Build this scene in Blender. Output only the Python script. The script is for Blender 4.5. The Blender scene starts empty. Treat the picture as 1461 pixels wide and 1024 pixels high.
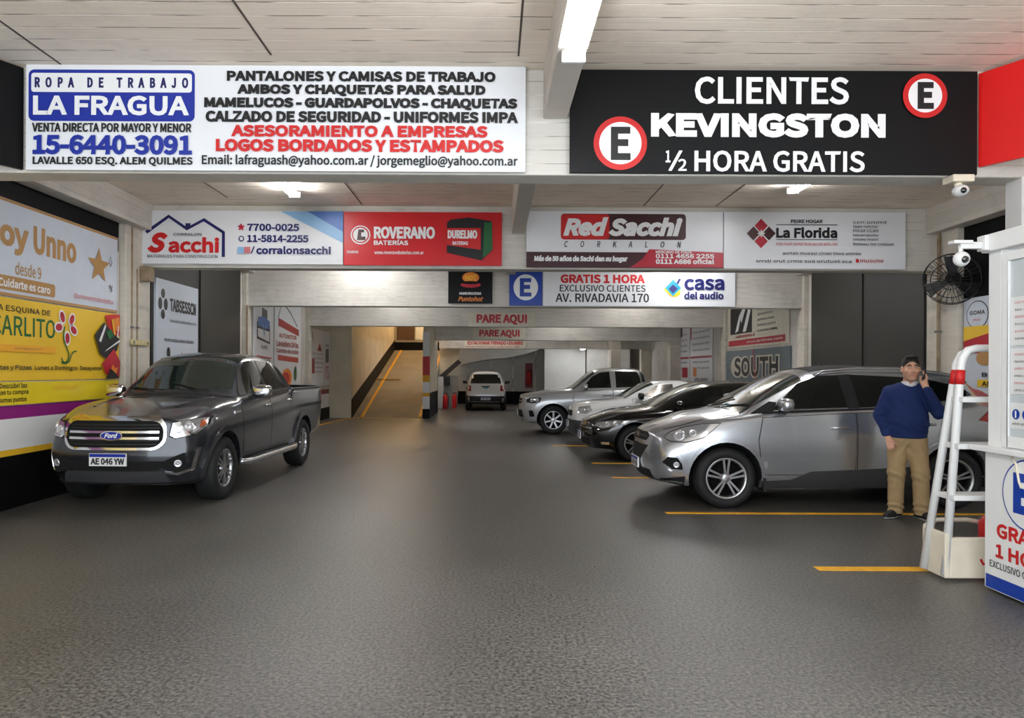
# Covered parking garage seen from its entrance.  Metres; X right, Y into the building, Z up.
import bpy, bmesh, math, random
import numpy as np
from mathutils import Vector, Matrix
from mathutils.bvhtree import BVHTree
random.seed(7)
C = bpy.context.scene.collection
SC = bpy.context.scene
PI = math.pi

# ------------------------------------------------------------------ camera
EYE = 1.58; FPX = 1020.0; VX, VY = 702.0, 530.0; ROLL = 0.0048
cd = bpy.data.cameras.new('camera'); cam = bpy.data.objects.new('camera', cd); C.objects.link(cam)
cd.sensor_width = 36; cd.lens = 36 * FPX / 1461
cd.shift_x = (730.5 - VX) / 1461; cd.shift_y = (VY - 512) / 1461
cd.clip_start = 0.05; cd.clip_end = 200
cam.matrix_world = Matrix.Translation((0, 0, EYE)) @ Matrix.Rotation(PI / 2, 4, 'X') @ Matrix.Rotation(ROLL, 4, 'Z')
SC.camera = cam
# ------------------------------------------------------------------ world, exposure
w = bpy.data.worlds.new('street_daylight'); SC.world = w; w.use_nodes = True
bg = w.node_tree.nodes['Background']; bg.inputs[0].default_value = (0.86, 0.93, 1.0, 1); bg.inputs[1].default_value = 3.0
vs = SC.view_settings; vs.view_transform = 'Standard'; vs.look = 'None'; vs.gamma = 1; vs.use_curve_mapping = False
vs.exposure = 0.55
SC.cycles.max_bounces = 7; SC.cycles.diffuse_bounces = 4; SC.cycles.glossy_bounces = 3
SC.cycles.sample_clamp_indirect = 6.0
SC.cycles.use_denoising = True

# ------------------------------------------------------------------ materials
def lin(c):
    c = [x / 255 for x in c]
    return tuple((x / 12.92 if x <= 0.04045 else ((x + 0.055) / 1.055) ** 2.4) for x in c) + (1,)
_mats = {}
def mat(name, rgb, rough=0.5, metal=0.0, coat=0.0, noise=0.0, nscale=8.0, bump=0.0, bscale=60.0, emit=None, estr=0.0, spec=0.5, trans=0.0):
    if name in _mats: return _mats[name]
    m = bpy.data.materials.new(name); m.use_nodes = True; nt = m.node_tree; b = nt.nodes['Principled BSDF']
    b.inputs['Base Color'].default_value = lin(rgb); b.inputs['Roughness'].default_value = rough; b.inputs['Metallic'].default_value = metal
    b.inputs['Coat Weight'].default_value = coat; b.inputs['Coat Roughness'].default_value = 0.05
    b.inputs['Specular IOR Level'].default_value = spec; b.inputs['Transmission Weight'].default_value = trans
    if emit: b.inputs['Emission Color'].default_value = lin(emit); b.inputs['Emission Strength'].default_value = estr
    tc = nt.nodes.new('ShaderNodeTexCoord')
    if noise:
        n = nt.nodes.new('ShaderNodeTexNoise'); n.inputs['Scale'].default_value = nscale; n.inputs['Detail'].default_value = 6
        nt.links.new(tc.outputs['Object'], n.inputs['Vector'])
        r = nt.nodes.new('ShaderNodeMapRange'); r.inputs[1].default_value = 0.3; r.inputs[2].default_value = 0.7
        r.inputs[3].default_value = 1 - noise; r.inputs[4].default_value = 1 + noise * 0.6
        nt.links.new(n.outputs['Fac'], r.inputs[0])
        mx = nt.nodes.new('ShaderNodeMix'); mx.data_type = 'RGBA'; mx.blend_type = 'MULTIPLY'; mx.inputs[0].default_value = 1
        mx.inputs[6].default_value = lin(rgb); nt.links.new(r.outputs[0], mx.inputs[7]); nt.links.new(mx.outputs[2], b.inputs['Base Color'])
    if bump:
        n2 = nt.nodes.new('ShaderNodeTexNoise'); n2.inputs['Scale'].default_value = bscale; n2.inputs['Detail'].default_value = 4
        nt.links.new(tc.outputs['Object'], n2.inputs['Vector'])
        bp = nt.nodes.new('ShaderNodeBump'); bp.inputs['Strength'].default_value = bump; bp.inputs['Distance'].default_value = 0.01
        nt.links.new(n2.outputs['Fac'], bp.inputs['Height']); nt.links.new(bp.outputs[0], b.inputs['Normal'])
    _mats[name] = m
    return m

def plank_concrete(name, rgb, axis, pitch, dirt=0.25, seam=0.75):
    """painted board-marked concrete: seams every `pitch` m along `axis`, streaks along the boards, soot stains"""
    m = bpy.data.materials.new(name); m.use_nodes = True; nt = m.node_tree; N = nt.nodes; Lk = nt.links
    b = N['Principled BSDF']; b.inputs['Roughness'].default_value = 0.75; b.inputs['Specular IOR Level'].default_value = 0.25
    geo = N.new('ShaderNodeNewGeometry'); sep = N.new('ShaderNodeSeparateXYZ'); Lk.new(geo.outputs['Position'], sep.inputs[0])
    def math_(op, a, bb=None):
        n = N.new('ShaderNodeMath'); n.operation = op
        for i, v in enumerate((a, bb)):
            if v is None: continue
            if isinstance(v, (int, float)): n.inputs[i].default_value = v
            else: Lk.new(v, n.inputs[i])
        return n.outputs[0]
    wob = N.new('ShaderNodeTexNoise'); wob.inputs['Scale'].default_value = 0.7; Lk.new(geo.outputs['Position'], wob.inputs['Vector'])
    t = math_('ADD', math_('DIVIDE', sep.outputs[axis], pitch), math_('MULTIPLY', wob.outputs['Fac'], 0.12))
    fr = math_('FRACT', t); idx = math_('FLOOR', t)
    edge = math_('ABSOLUTE', math_('SUBTRACT', fr, 0.5))          # 0.5 at a seam
    line = N.new('ShaderNodeMapRange'); line.inputs[1].default_value = 0.455; line.inputs[2].default_value = 0.49; Lk.new(edge, line.inputs[0])
    # streak noise stretched along the boards
    mp = N.new('ShaderNodeMapping'); Lk.new(geo.outputs['Position'], mp.inputs[0])
    sc = [1.2, 1.2, 1.2]; sc[axis] = 26; mp.inputs['Scale'].default_value = sc
    st = N.new('ShaderNodeTexNoise'); st.inputs['Scale'].default_value = 1; st.inputs['Detail'].default_value = 8; st.inputs['Roughness'].default_value = 0.65; Lk.new(mp.outputs[0], st.inputs['Vector'])
    wn = N.new('ShaderNodeTexWhiteNoise'); wn.noise_dimensions = '1D'; Lk.new(idx, wn.inputs['W'])
    blot = N.new('ShaderNodeTexNoise'); blot.inputs['Scale'].default_value = 1.3; blot.inputs['Detail'].default_value = 7; blot.inputs['Roughness'].default_value = 0.7; Lk.new(geo.outputs['Position'], blot.inputs['Vector'])
    v = math_('ADD', math_('MULTIPLY', st.outputs['Fac'], dirt), math_('MULTIPLY', wn.outputs['Value'], 0.08))
    bl = N.new('ShaderNodeMapRange'); bl.inputs[1].default_value = 0.5; bl.inputs[2].default_value = 0.75; Lk.new(blot.outputs['Fac'], bl.inputs[0])
    v = math_('ADD', v, math_('MULTIPLY', bl.outputs[0], dirt))
    val = math_('SUBTRACT', 1 + dirt * 0.4, v)
    mx = N.new('ShaderNodeMix'); mx.data_type = 'RGBA'; mx.blend_type = 'MULTIPLY'; mx.inputs[0].default_value = 1; mx.inputs[6].default_value = lin(rgb); Lk.new(val, mx.inputs[7])
    m2 = N.new('ShaderNodeMix'); m2.data_type = 'RGBA'; Lk.new(math_('MULTIPLY', line.outputs[0], seam), m2.inputs[0]); Lk.new(mx.outputs[2], m2.inputs[6])
    broken = N.new('ShaderNodeTexNoise'); broken.inputs['Scale'].default_value = 2.2; Lk.new(geo.outputs['Position'], broken.inputs['Vector'])
    cr = N.new('ShaderNodeValToRGB'); cr.color_ramp.elements[0].position = 0.42; cr.color_ramp.elements[0].color = lin((112, 100, 88)); cr.color_ramp.elements[1].position = 0.52; cr.color_ramp.elements[1].color = lin((255, 248, 236))
    Lk.new(broken.outputs['Fac'], cr.inputs[0]); Lk.new(cr.outputs[0], m2.inputs[7])
    Lk.new(m2.outputs[2], b.inputs['Base Color'])
    bp = N.new('ShaderNodeBump'); bp.inputs['Strength'].default_value = 0.35; bp.inputs['Distance'].default_value = 0.01
    Lk.new(math_('SUBTRACT', st.outputs['Fac'], line.outputs[0]), bp.inputs['Height']); Lk.new(bp.outputs[0], b.inputs['Normal'])
    return m

# ------------------------------------------------------------------ objects
def org(o):
    v = Vector((0, 0, 0))
    while o is not None: v = v + o.location; o = o.parent
    return v
def link(o, parent=None):
    C.objects.link(o)
    if parent is not None: o.parent = parent
    return o
def tag(o, label=None, cat=None, group=None, kind=None):
    if label: o['label'] = label
    if cat: o['category'] = cat
    if group: o['group'] = group
    if kind: o['kind'] = kind
    return o
def thing(name, label, cat, loc=(0, 0, 0), rz=0.0, group=None):
    o = bpy.data.objects.new(name, None); o.empty_display_size = 0.1; C.objects.link(o)
    o.location = loc; o.rotation_euler = (0, 0, rz)
    return tag(o, label, cat, group)
class MB:
    """mesh builder: several shapes -> ONE mesh object"""
    def __init__(s): s.v = []; s.f = []; s.m = []; s.sm = []
    def add(s, vs_, fs, mi=0, smooth=False):
        k = len(s.v); s.v += [tuple(p) for p in vs_]
        for f in fs: s.f.append([k + i for i in f]); s.m.append(mi); s.sm.append(smooth)
        return s
    def box(s, x0, x1, y0, y1, z0, z1, mi=0):
        x0, x1 = min(x0, x1), max(x0, x1); y0, y1 = min(y0, y1), max(y0, y1); z0, z1 = min(z0, z1), max(z0, z1)
        P = [(x0, y0, z0), (x1, y0, z0), (x1, y1, z0), (x0, y1, z0), (x0, y0, z1), (x1, y0, z1), (x1, y1, z1), (x0, y1, z1)]
        return s.add(P, [(3, 2, 1, 0), (4, 5, 6, 7), (0, 1, 5, 4), (1, 2, 6, 5), (2, 3, 7, 6), (3, 0, 4, 7)], mi)
    def bar(s, p, q, wd, hd, up=(0, 0, 1), mi=0):
        p, q = Vector(p), Vector(q); d = (q - p).normalized(); u = Vector(up); a = d.cross(u)
        if a.length < 1e-4: a = d.cross(Vector((1, 0, 0)))
        a.normalize(); u = a.cross(d).normalized(); a = a * wd / 2; u = u * hd / 2
        P = [p - a - u, p + a - u, p + a + u, p - a + u, q - a - u, q + a - u, q + a + u, q - a + u]
        return s.add(P, [(0, 1, 2, 3), (7, 6, 5, 4), (1, 0, 4, 5), (2, 1, 5, 6), (3, 2, 6, 7), (0, 3, 7, 4)], mi)
    def tube(s, path, r, n=12, mi=0, caps=True):
        P = [Vector(p) for p in path]; rs = r if isinstance(r, (list, tuple)) else [r] * len(P); vs_ = []; fs = []; a = None
        for i, p in enumerate(P):
            d = (P[min(i + 1, len(P) - 1)] - P[max(i - 1, 0)]).normalized()
            if a is None:
                a = d.cross(Vector((0, 0, 1)))
                if a.length < 1e-3: a = d.cross(Vector((1, 0, 0)))
            else: a = a - d * a.dot(d)
            a.normalize(); b = d.cross(a)
            for k in range(n):
                t = 2 * PI * k / n; vs_.append(p + (a * math.cos(t) + b * math.sin(t)) * rs[i])
        for i in range(len(P) - 1):
            for k in range(n): fs.append((i * n + k, i * n + (k + 1) % n, (i + 1) * n + (k + 1) % n, (i + 1) * n + k))
        s.add(vs_, fs, mi, True)
        if caps:
            k = len(s.v) - len(vs_); s.f.append([k + i for i in range(n)][::-1]); s.m.append(mi); s.sm.append(False)
            k2 = k + (len(P) - 1) * n; s.f.append([k2 + i for i in range(n)]); s.m.append(mi); s.sm.append(False)
        return s
    def lathe(s, prof, c, axis=(0, 0, 1), n=32, mi=0, smooth=True):
        """prof: (radius, height along axis)"""
        ax = Vector(axis).normalized(); a = ax.cross(Vector((0, 0, 1)))
        if a.length < 1e-3: a = Vector((1, 0, 0))
        a.normalize(); b = ax.cross(a); c = Vector(c); vs_ = []; fs = []
        for r, h in prof:
            for k in range(n):
                t = 2 * PI * k / n; vs_.append(c + ax * h + (a * math.cos(t) + b * math.sin(t)) * r)
        for i in range(len(prof) - 1):
            for k in range(n): fs.append((i * n + k, i * n + (k + 1) % n, (i + 1) * n + (k + 1) % n, (i + 1) * n + k))
        return s.add(vs_, fs, mi, smooth)
    def ball(s, c, r, n=16, mi=0):
        rx, ry, rz = r if isinstance(r, (tuple, list)) else (r, r, r); vs_ = []; fs = []; h = n // 2
        for i in range(h + 1):
            th = PI * i / h
            for k in range(n):
                ph = 2 * PI * k / n; vs_.append((c[0] + rx * math.sin(th) * math.cos(ph), c[1] + ry * math.sin(th) * math.sin(ph), c[2] + rz * math.cos(th)))
        for i in range(h):
            for k in range(n): fs.append((i * n + k, (i + 1) * n + k, (i + 1) * n + (k + 1) % n, i * n + (k + 1) % n))
        return s.add(vs_, fs, mi, True)
    def prism(s, poly, fr, n0, n1, mi=0):
        """2-D polygon in frame fr (O,U,V,N) extruded along N from n0 to n1"""
        k = len(poly); a = [fr.at(u, v, n0) for u, v in poly]; b = [fr.at(u, v, n1) for u, v in poly]
        fs = [list(range(k))[::-1], [k + i for i in range(k)]] + [(i, (i + 1) % k, k + (i + 1) % k, k + i) for i in range(k)]
        return s.add(a + b, fs, mi)
    def build(s, name, mats, parent=None, bevel=0.0, local=False, sub=0):
        if not isinstance(mats, (list, tuple)): mats = [mats]
        me = bpy.data.meshes.new(name); o_ = Vector((0, 0, 0)) if local or parent is None else org(parent)
        me.from_pydata([tuple(Vector(p) - o_) for p in s.v], [], s.f)
        for m in mats: me.materials.append(m)
        me.polygons.foreach_set('material_index', s.m); me.polygons.foreach_set('use_smooth', s.sm)
        bm = bmesh.new(); bm.from_mesh(me); bmesh.ops.remove_doubles(bm, verts=bm.verts, dist=1e-5)
        if bevel:
            es = [e for e in bm.edges if len(e.link_faces) == 2 and e.calc_face_angle(0) > 0.6]
            bmesh.ops.bevel(bm, geom=es, offset=bevel, segments=2, affect='EDGES', profile=0.5)
        bmesh.ops.recalc_face_normals(bm, faces=bm.faces)
        bm.to_mesh(me); bm.free(); me.update()
        o = bpy.data.objects.new(name, me); link(o, parent)
        return o
class Frame:
    """a flat face in the place: origin, right, up, outward normal"""
    def __init__(s, O, U, V=(0, 0, 1)):
        s.O = Vector(O); s.U = Vector(U).normalized(); s.V = Vector(V).normalized(); s.N = s.U.cross(s.V)
    def at(s, u, v, n=0.0): return s.O + s.U * u + s.V * v + s.N * n

# ------------------------------------------------------------------ lettering
_tc = {}
try:        # the plain sans face that ships inside Blender; its default face otherwise
    import os
    FONT = bpy.data.fonts.load(os.path.join(bpy.utils.system_resource('DATAFILES'), 'fonts', 'Noto Sans CJK Regular.woff2'))
except Exception:
    FONT = None
def glyphs(txt, shear=0.0, spacing=1.0):
    """outline fill of a line of text: points, facets and directed rim edges (ink on their left)"""
    key = (txt, shear, spacing)
    if key in _tc: return _tc[key]
    cu = bpy.data.curves.new('t', 'FONT'); cu.body = txt; cu.shear = shear; cu.space_character = spacing; cu.resolution_u = 3
    if FONT: cu.font = FONT
    o = bpy.data.objects.new('t', cu); C.objects.link(o)
    dg = bpy.context.evaluated_depsgraph_get(); me = bpy.data.meshes.new_from_object(o.evaluated_get(dg))
    V = [(v.co.x, v.co.y) for v in me.vertices]; F = [list(p.vertices) for p in me.polygons]
    bpy.data.objects.remove(o); bpy.data.curves.remove(cu); bpy.data.meshes.remove(me)
    idx = {}; V2 = []; mp = []
    for x, y in V:
        k = (round(x, 5), round(y, 5))
        if k not in idx: idx[k] = len(V2); V2.append((x, y))
        mp.append(idx[k])
    F2 = []
    for f in F:
        g = []
        for i in f:
            if mp[i] not in g: g.append(mp[i])
        if len(g) < 3: continue
        ar = sum(V2[g[i]][0] * V2[g[(i + 1) % len(g)]][1] - V2[g[(i + 1) % len(g)]][0] * V2[g[i]][1] for i in range(len(g)))
        F2.append(g if ar > 0 else g[::-1])
    ed = set()
    for f in F2:
        for i in range(len(f)): ed.add((f[i], f[(i + 1) % len(f)]))
    rim = [e for e in ed if (e[1], e[0]) not in ed]
    _tc[key] = (V2, F2, rim); return _tc[key]
def letter(mb, fr, txt, u0, u1, v0, v1, n=0.003, bold=0.0, shear=0.0, spacing=1.0, mi=0):
    """text fitted to a box on a face; heavier weights grow the outline outwards by an even amount"""
    V, F, rim = glyphs(txt, shear, spacing)
    if not V: return mb
    xs = [p[0] for p in V]; ys = [p[1] for p in V]; a, b, c, d = min(xs), max(xs), min(ys), max(ys)
    u0, u1 = min(u0, u1), max(u0, u1); v0, v1 = min(v0, v1), max(v0, v1)
    g = max(0, (0.022 + bold * 1.15)) * (v1 - v0); u0 += g; u1 -= g; v0 += g; v1 -= g
    P = [(u0 + (x - a) / (b - a) * (u1 - u0), v0 + (y - c) / max(d - c, 1e-6) * (v1 - v0)) for x, y in V]
    mb.add([fr.at(u, v, n) for u, v in P], F, mi)
    nx, pv = {}, {}
    for i, j in rim: nx[i] = j; pv[j] = i
    def nrm(i, j): dx, dy = P[j][0] - P[i][0], P[j][1] - P[i][1]; l = math.hypot(dx, dy) or 1e-9; return dy / l, -dx / l
    O = {}
    for i in nx:
        if i not in pv: continue
        n1, n2 = nrm(pv[i], i), nrm(i, nx[i]); mx, my = n1[0] + n2[0], n1[1] + n2[1]; q = mx * mx + my * my
        if q < 0.25: mx, my, q = n1[0] + n2[0] * .2, n1[1] + n2[1] * .2, 1.0; O[i] = (P[i][0] + mx * g, P[i][1] + my * g)
        else: k = min(2 / q, 1.4); O[i] = (P[i][0] + mx * g * k, P[i][1] + my * g * k)
    A = []; Fc = []
    for q_, (i, j) in enumerate(rim):
        if i in O and j in O:
            h = n - .0002 - .00006 * (q_ % 6); k = len(A); A += [fr.at(*P[j], h), fr.at(*P[i], h), fr.at(*O[i], h), fr.at(*O[j], h)]; Fc.append((k, k + 1, k + 2, k + 3))
    return mb.add(A, Fc, mi)
def disc(mb, fr, u, v, ru, rv=None, n=0.003, k=40, mi=0):
    rv = ru if rv is None else rv
    return mb.add([fr.at(u + ru * math.cos(2 * PI * i / k), v + rv * math.sin(2 * PI * i / k), n) for i in range(k)], [list(range(k))], mi)
def rect(mb, fr, u0, u1, v0, v1, n=0.003, mi=0):
    u0, u1 = min(u0, u1), max(u0, u1); v0, v1 = min(v0, v1), max(v0, v1)
    return mb.add([fr.at(u0, v0, n), fr.at(u1, v0, n), fr.at(u1, v1, n), fr.at(u0, v1, n)], [(0, 1, 2, 3)], mi)
def flat(mb, fr, poly, n=0.003, mi=0):
    return mb.add([fr.at(u, v, n) for u, v in poly], [list(range(len(poly)))], mi)
def rrect(u0, u1, v0, v1, r, k=6):
    P = []
    for cu, cv, a0 in ((u1 - r, v1 - r, 0), (u0 + r, v1 - r, PI / 2), (u0 + r, v0 + r, PI), (u1 - r, v0 + r, 3 * PI / 2)):
        for i in range(k + 1): t = a0 + PI / 2 * i / k; P.append((cu + r * math.cos(t), cv + r * math.sin(t)))
    return P
def stroke(mb, fr, pts, wd, n=0.003, mi=0, closed=False):
    """a drawn line of width wd along pts"""
    m = len(pts); L = []; R = []
    for i in range(m):
        a = pts[i - 1] if (i > 0 or closed) else pts[i]; b = pts[(i + 1) % m] if (i < m - 1 or closed) else pts[i]
        dx, dy = b[0] - a[0], b[1] - a[1]; l = math.hypot(dx, dy) or 1; nx, ny = -dy / l, dx / l; h = wd / 2
        L.append((pts[i][0] + nx * h, pts[i][1] + ny * h)); R.append((pts[i][0] - nx * h, pts[i][1] - ny * h))
    V = [fr.at(u, v, n) for u, v in L + R]; F = [(m + i, m + (i + 1) % m, (i + 1) % m, i) for i in range(m if closed else m - 1)]
    return mb.add(V, F, mi)
# ------------------------------------------------------------------ survey helpers: photo reading -> metres on a known plane
def on_front(Y):
    def f(px, py):
        py = py - ROLL * (px - VX); return ((px - VX) * Y / FPX, EYE + (VY - py) * Y / FPX)
    return f
def on_side(X):
    def f(px, py):
        py = py - ROLL * (px - VX); Y = X * FPX / (px - VX); return (Y, EYE + (VY - py) * Y / FPX)
    return f
XL, XR, CEIL = -5.46, 6.90, 4.12
BEAMS = [(6.0, 3.23), (11.0, 3.155), (15.7, 3.0), (21.0, 2.90), (26.0, 2.72), (31.0, 2.58)]
# ------------------------------------------------------------------ setting materials
M_ceil = plank_concrete('ceiling_boards', (246, 233, 216), 1, 0.19, 0.16, 0.9)
M_beam = plank_concrete('beam_boards', (214, 209, 200), 2, 0.115, 0.25, 0.55)
M_rib = plank_concrete('rib_boards', (205, 198, 188), 2, 0.2, 0.25, 0.3)
M_wall = plank_concrete('wall_boards', (214, 210, 202), 1, 0.9, 0.22, 0.4)
M_wallx = plank_concrete('back_wall_boards', (205, 203, 198), 0, 1.1, 0.22, 0.5)
M_black = mat('black_paint', (8, 8, 9), 0.6, noise=0.3, nscale=3, spec=0.15)
M_gate = mat('olive_metal', (40, 37, 31), 0.6, noise=0.18, nscale=2.5)
M_white = mat('white_paint', (226, 226, 224), 0.45, noise=0.05, nscale=3)
M_cream = mat('cream_paint', (226, 216, 196), 0.5, noise=0.12, nscale=4)
M_yellow = mat('road_yellow', (236, 172, 20), 0.6, noise=0.15, nscale=12)
M_red = mat('red_paint', (196, 24, 24), 0.5, noise=0.08)
M_purple = mat('purple_paint', (132, 14, 110), 0.5, noise=0.06)
M_amber = mat('amber_paint', (232, 182, 44), 0.5, noise=0.06)
M_steel = mat('grey_steel', (120, 120, 120), 0.4, 0.8)
M_rust = mat('rusty_pipe', (150, 130, 104), 0.7, noise=0.3, nscale=9)
M_plastic = mat('black_plastic', (14, 14, 15), 0.5)
def floor_material():
    m = bpy.data.materials.new('asphalt_floor'); m.use_nodes = True; nt = m.node_tree; N = nt.nodes; Lk = nt.links; b = N['Principled BSDF']
    geo = N.new('ShaderNodeNewGeometry')
    def noise(sc, det=5, rough=0.6):
        n = N.new('ShaderNodeTexNoise'); n.inputs['Scale'].default_value = sc; n.inputs['Detail'].default_value = det; n.inputs['Roughness'].default_value = rough
        Lk.new(geo.outputs['Position'], n.inputs['Vector']); return n.outputs['Fac']
    big = noise(0.35, 6, 0.6); fine = noise(46, 4, 0.75)
    r1 = N.new('ShaderNodeValToRGB'); r1.color_ramp.elements[0].position = 0.3; r1.color_ramp.elements[0].color = lin((66, 64, 61)); r1.color_ramp.elements[1].position = 0.72; r1.color_ramp.elements[1].color = lin((90, 88, 84)); Lk.new(big, r1.inputs[0])
    r2 = N.new('ShaderNodeMapRange'); r2.inputs[1].default_value = 0.38; r2.inputs[2].default_value = 0.62; r2.inputs[3].default_value = 0.25; r2.inputs[4].default_value = 2.3; Lk.new(fine, r2.inputs[0])
    mx = N.new('ShaderNodeMix'); mx.data_type = 'RGBA'; mx.blend_type = 'MULTIPLY'; mx.inputs[0].default_value = 1; Lk.new(r1.outputs[0], mx.inputs[6]); Lk.new(r2.outputs[0], mx.inputs[7])
    Lk.new(mx.outputs[2], b.inputs['Base Color'])
    rr = N.new('ShaderNodeMapRange'); rr.inputs[1].default_value = 0.3; rr.inputs[2].default_value = 0.7; rr.inputs[3].default_value = 0.29; rr.inputs[4].default_value = 0.36; Lk.new(big, rr.inputs[0]); Lk.new(rr.outputs[0], b.inputs['Roughness'])
    b.inputs['Specular IOR Level'].default_value = 0.5
    bp = N.new('ShaderNodeBump'); bp.inputs['Strength'].default_value = 0.55; bp.inputs['Distance'].default_value = 0.006; Lk.new(fine, bp.inputs['Height']); Lk.new(bp.outputs[0], b.inputs['Normal'])
    return m
M_floor = floor_material()
M_tube = mat('lit_tube', (255, 255, 255), 0.3, emit=(250, 252, 255), estr=60)
M_tube_dim = mat('dim_lit_tube', (255, 255, 255), 0.3, emit=(250, 252, 255), estr=30)
M_tubew = mat('warm_lit_lamp', (255, 240, 210), 0.3, emit=(255, 224, 176), estr=120)

def structure(name, mb, mats, parent=None):
    o = mb.build(name, mats, parent)
    if parent is None: o['kind'] = 'structure'
    return o
# ------------------------------------------------------------------ floor, ceiling
fl = structure('floor', MB().box(-9, 9, -1.0, 24.0, -0.2, 0).box(-2.31, 9, 24.0, 37, -0.2, 0), M_floor)
def floor_line(x0, x1, Y, wd=0.10):
    tag(MB().box(x0, x1, Y - wd / 2, Y + wd / 2, 0.0, 0.004).build('parking_line', M_yellow, fl))
floor_line(2.63, 3.55, 5.78, 0.11); floor_line(1.96, 6.8, 8.04, 0.08); floor_line(1.81, 6.5, 10.72); floor_line(1.74, 6.5, 12.4, 0.1); floor_line(1.3, 6.5, 15.3, 0.1)
for a, b_ in (((-4.72, 24.05), (-2.4, 24.05)),): MB().box(a[0], b_[0], 23.95, 24.12, 0, 0.005).build('parking_line', M_yellow, fl)
MB().bar((-5.3, 17.5, 0.002), (-4.75, 23.9, 0.002), 0.1, 0.004).build('parking_line', M_yellow, fl)
ce = structure('ceiling', MB().box(-9, 9, -1.0, 24.0, CEIL, CEIL + 0.25).box(-2.2, 9, 24.0, 37, CEIL, CEIL + 0.25), M_ceil)
# dark pour joints across the ceiling boards
cj = MB()
for x, y0, y1 in ((-1.79, 4.6, 5.75), (0.2, 4.2, 5.75), (-3.6, 5.2, 6), (0.62, 4.6, 5.4), (-2.0, 8.4, 10.9), (2.3, 8.6, 10.9), (3.4, 8.4, 10.9), (-3.9, 6.3, 10.5)): cj.box(x - 0.008, x + 0.008, y0, y1, CEIL - 0.004, CEIL)
cj.build('expansion_joint', mat('joint_dark', (84, 74, 66), 0.8), ce)
# ------------------------------------------------------------------ walls
def wall(name, X, sgn):
    x1 = X + sgn * 0.25
    mb = MB()
    mb.box(X, x1, -1.0, 24.0 if sgn < 0 else 36, -0.2, CEIL)
    return structure(name, mb, M_wall)
wl = wall('wall_left', XL, -1); wr_ = wall('wall_right', XR, 1)
# black upper band and black skirting, painted stripes
structure('baseboard_left', MB().box(XL, XL + 0.012, -1.0, 10.45, 0, 0.60).box(XL, XL + 0.012, 15.95, 24, 0, 0.38), M_black)
structure('baseboard_right', MB().box(XR - 0.012, XR, 6, 36, 0, 0.6), M_black)
MB().box(XL, XL + 0.010, -1.0, 10.42, 3.3, CEIL).build('dark_band', M_black, wl)
MB().box(XL, XL + 0.008, -1.0, 10.42, 0.60, 0.67).build('amber_stripe', M_amber, wl)
MB().box(XL, XL + 0.008, -1.0, 10.42, 1.02, 1.165).build('purple_stripe', M_purple, wl)
MB().box(XL, XL + 0.006, -1.0, 10.42, 0.67, 1.02).build('white_band', M_white, wl)
MB().box(XL, XL + 0.010, 21.2, 23.9, 0.83, 0.97).build('red_stripe', mat('dull_red', (140, 30, 34), 0.5), wl)
MB().box(XL, XL + 0.008, 21.2, 23.9, 0.38, 0.83).build('white_band', M_white, wl)
MB().box(XR - 0.010, XR, 6.3, 10.45, 2.2, 3.82).build('dark_band', M_black, wr_)
# metal gates filling the second bay on both sides
for nm, X, s in (('door_1', XL, 1), ('door_2', XR, -1)):
    d = structure(nm, MB().box(X, X + s * 0.05, 11.35, 13.28, 0.05, 3.72).box(X, X + s * 0.05, 13.31, 15.35, 0.05, 3.72), M_gate)
    MB().box(X + s * 0.05, X + s * 0.075, 13.2, 13.28, 0.05, 3.72).build('meeting_stile', M_gate, d)
    MB().tube([(X + s * 0.05, 14.9, 1.55), (X + s * 0.10, 14.9, 1.55), (X + s * 0.10, 14.9, 1.78), (X + s * 0.05, 14.9, 1.78)], 0.012).build('handle', M_steel, d)
# ------------------------------------------------------------------ beams, ribs, columns
n_trim = [0]
def trim(mb, m, bevel=0.0):
    n_trim[0] += 1; o = mb.build('trim_%d' % n_trim[0], m, bevel=bevel); o['kind'] = 'structure'; return o
for i, (Y, h) in enumerate(BEAMS):
    x0, x1 = (XL, XR) if i < 4 else (-2.3, XR)
    trim(MB().box(x0, x1, Y, Y + 0.28, h, CEIL), M_beam, 0.012)
for k, (y0, y1) in enumerate(((-1.0, 6.0), (6.28, 11.0), (11.28, 15.7), (15.98, 21.0))):      # central longitudinal rib
    x0 = (0.42, 0.29, 0.3, 0.3)[k]; trim(MB().box(x0, x0 + 0.2, y0, y1, 3.70, CEIL), M_rib, 0.01)
for X, s in ((XL, 1), (XR, -1)):                                                               # side ribs
    for y0, y1 in ((6.28, 11.0), (11.28, 15.7), (15.98, 21.0)): trim(MB().box(X, X + s * 0.24, y0, y1, 3.72, CEIL), M_rib, 0.01)
M_col = plank_concrete('column_paint', (216, 208, 194), 2, 1.3, 0.3, 0.2)
for X, s in ((XL, 1), (XR, -1)):
    for Y, wdt, pr in ((11.0, 0.55, 0.10), (15.7, 0.34, 0.10), (21.0, 0.34, 0.10)):
        trim(MB().box(X, X + s * pr, Y - wdt * (1 if Y == 11 else 0.3), Y + (0.2 if Y == 11 else wdt * 0.65), 0, CEIL), M_col, 0.012)
trim(MB().box(XR - 0.42, XR, 26.03, 26.43, 0, CEIL), M_col, 0.012); trim(MB().box(XR - 0.42, XR, 31.03, 31.43, 0, CEIL), M_col, 0.012)
trim(MB().box(4.44, 4.62, 6.0, 6.2, 0, 3.25), M_white, 0.01)                                    # slim post beside the booth
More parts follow.
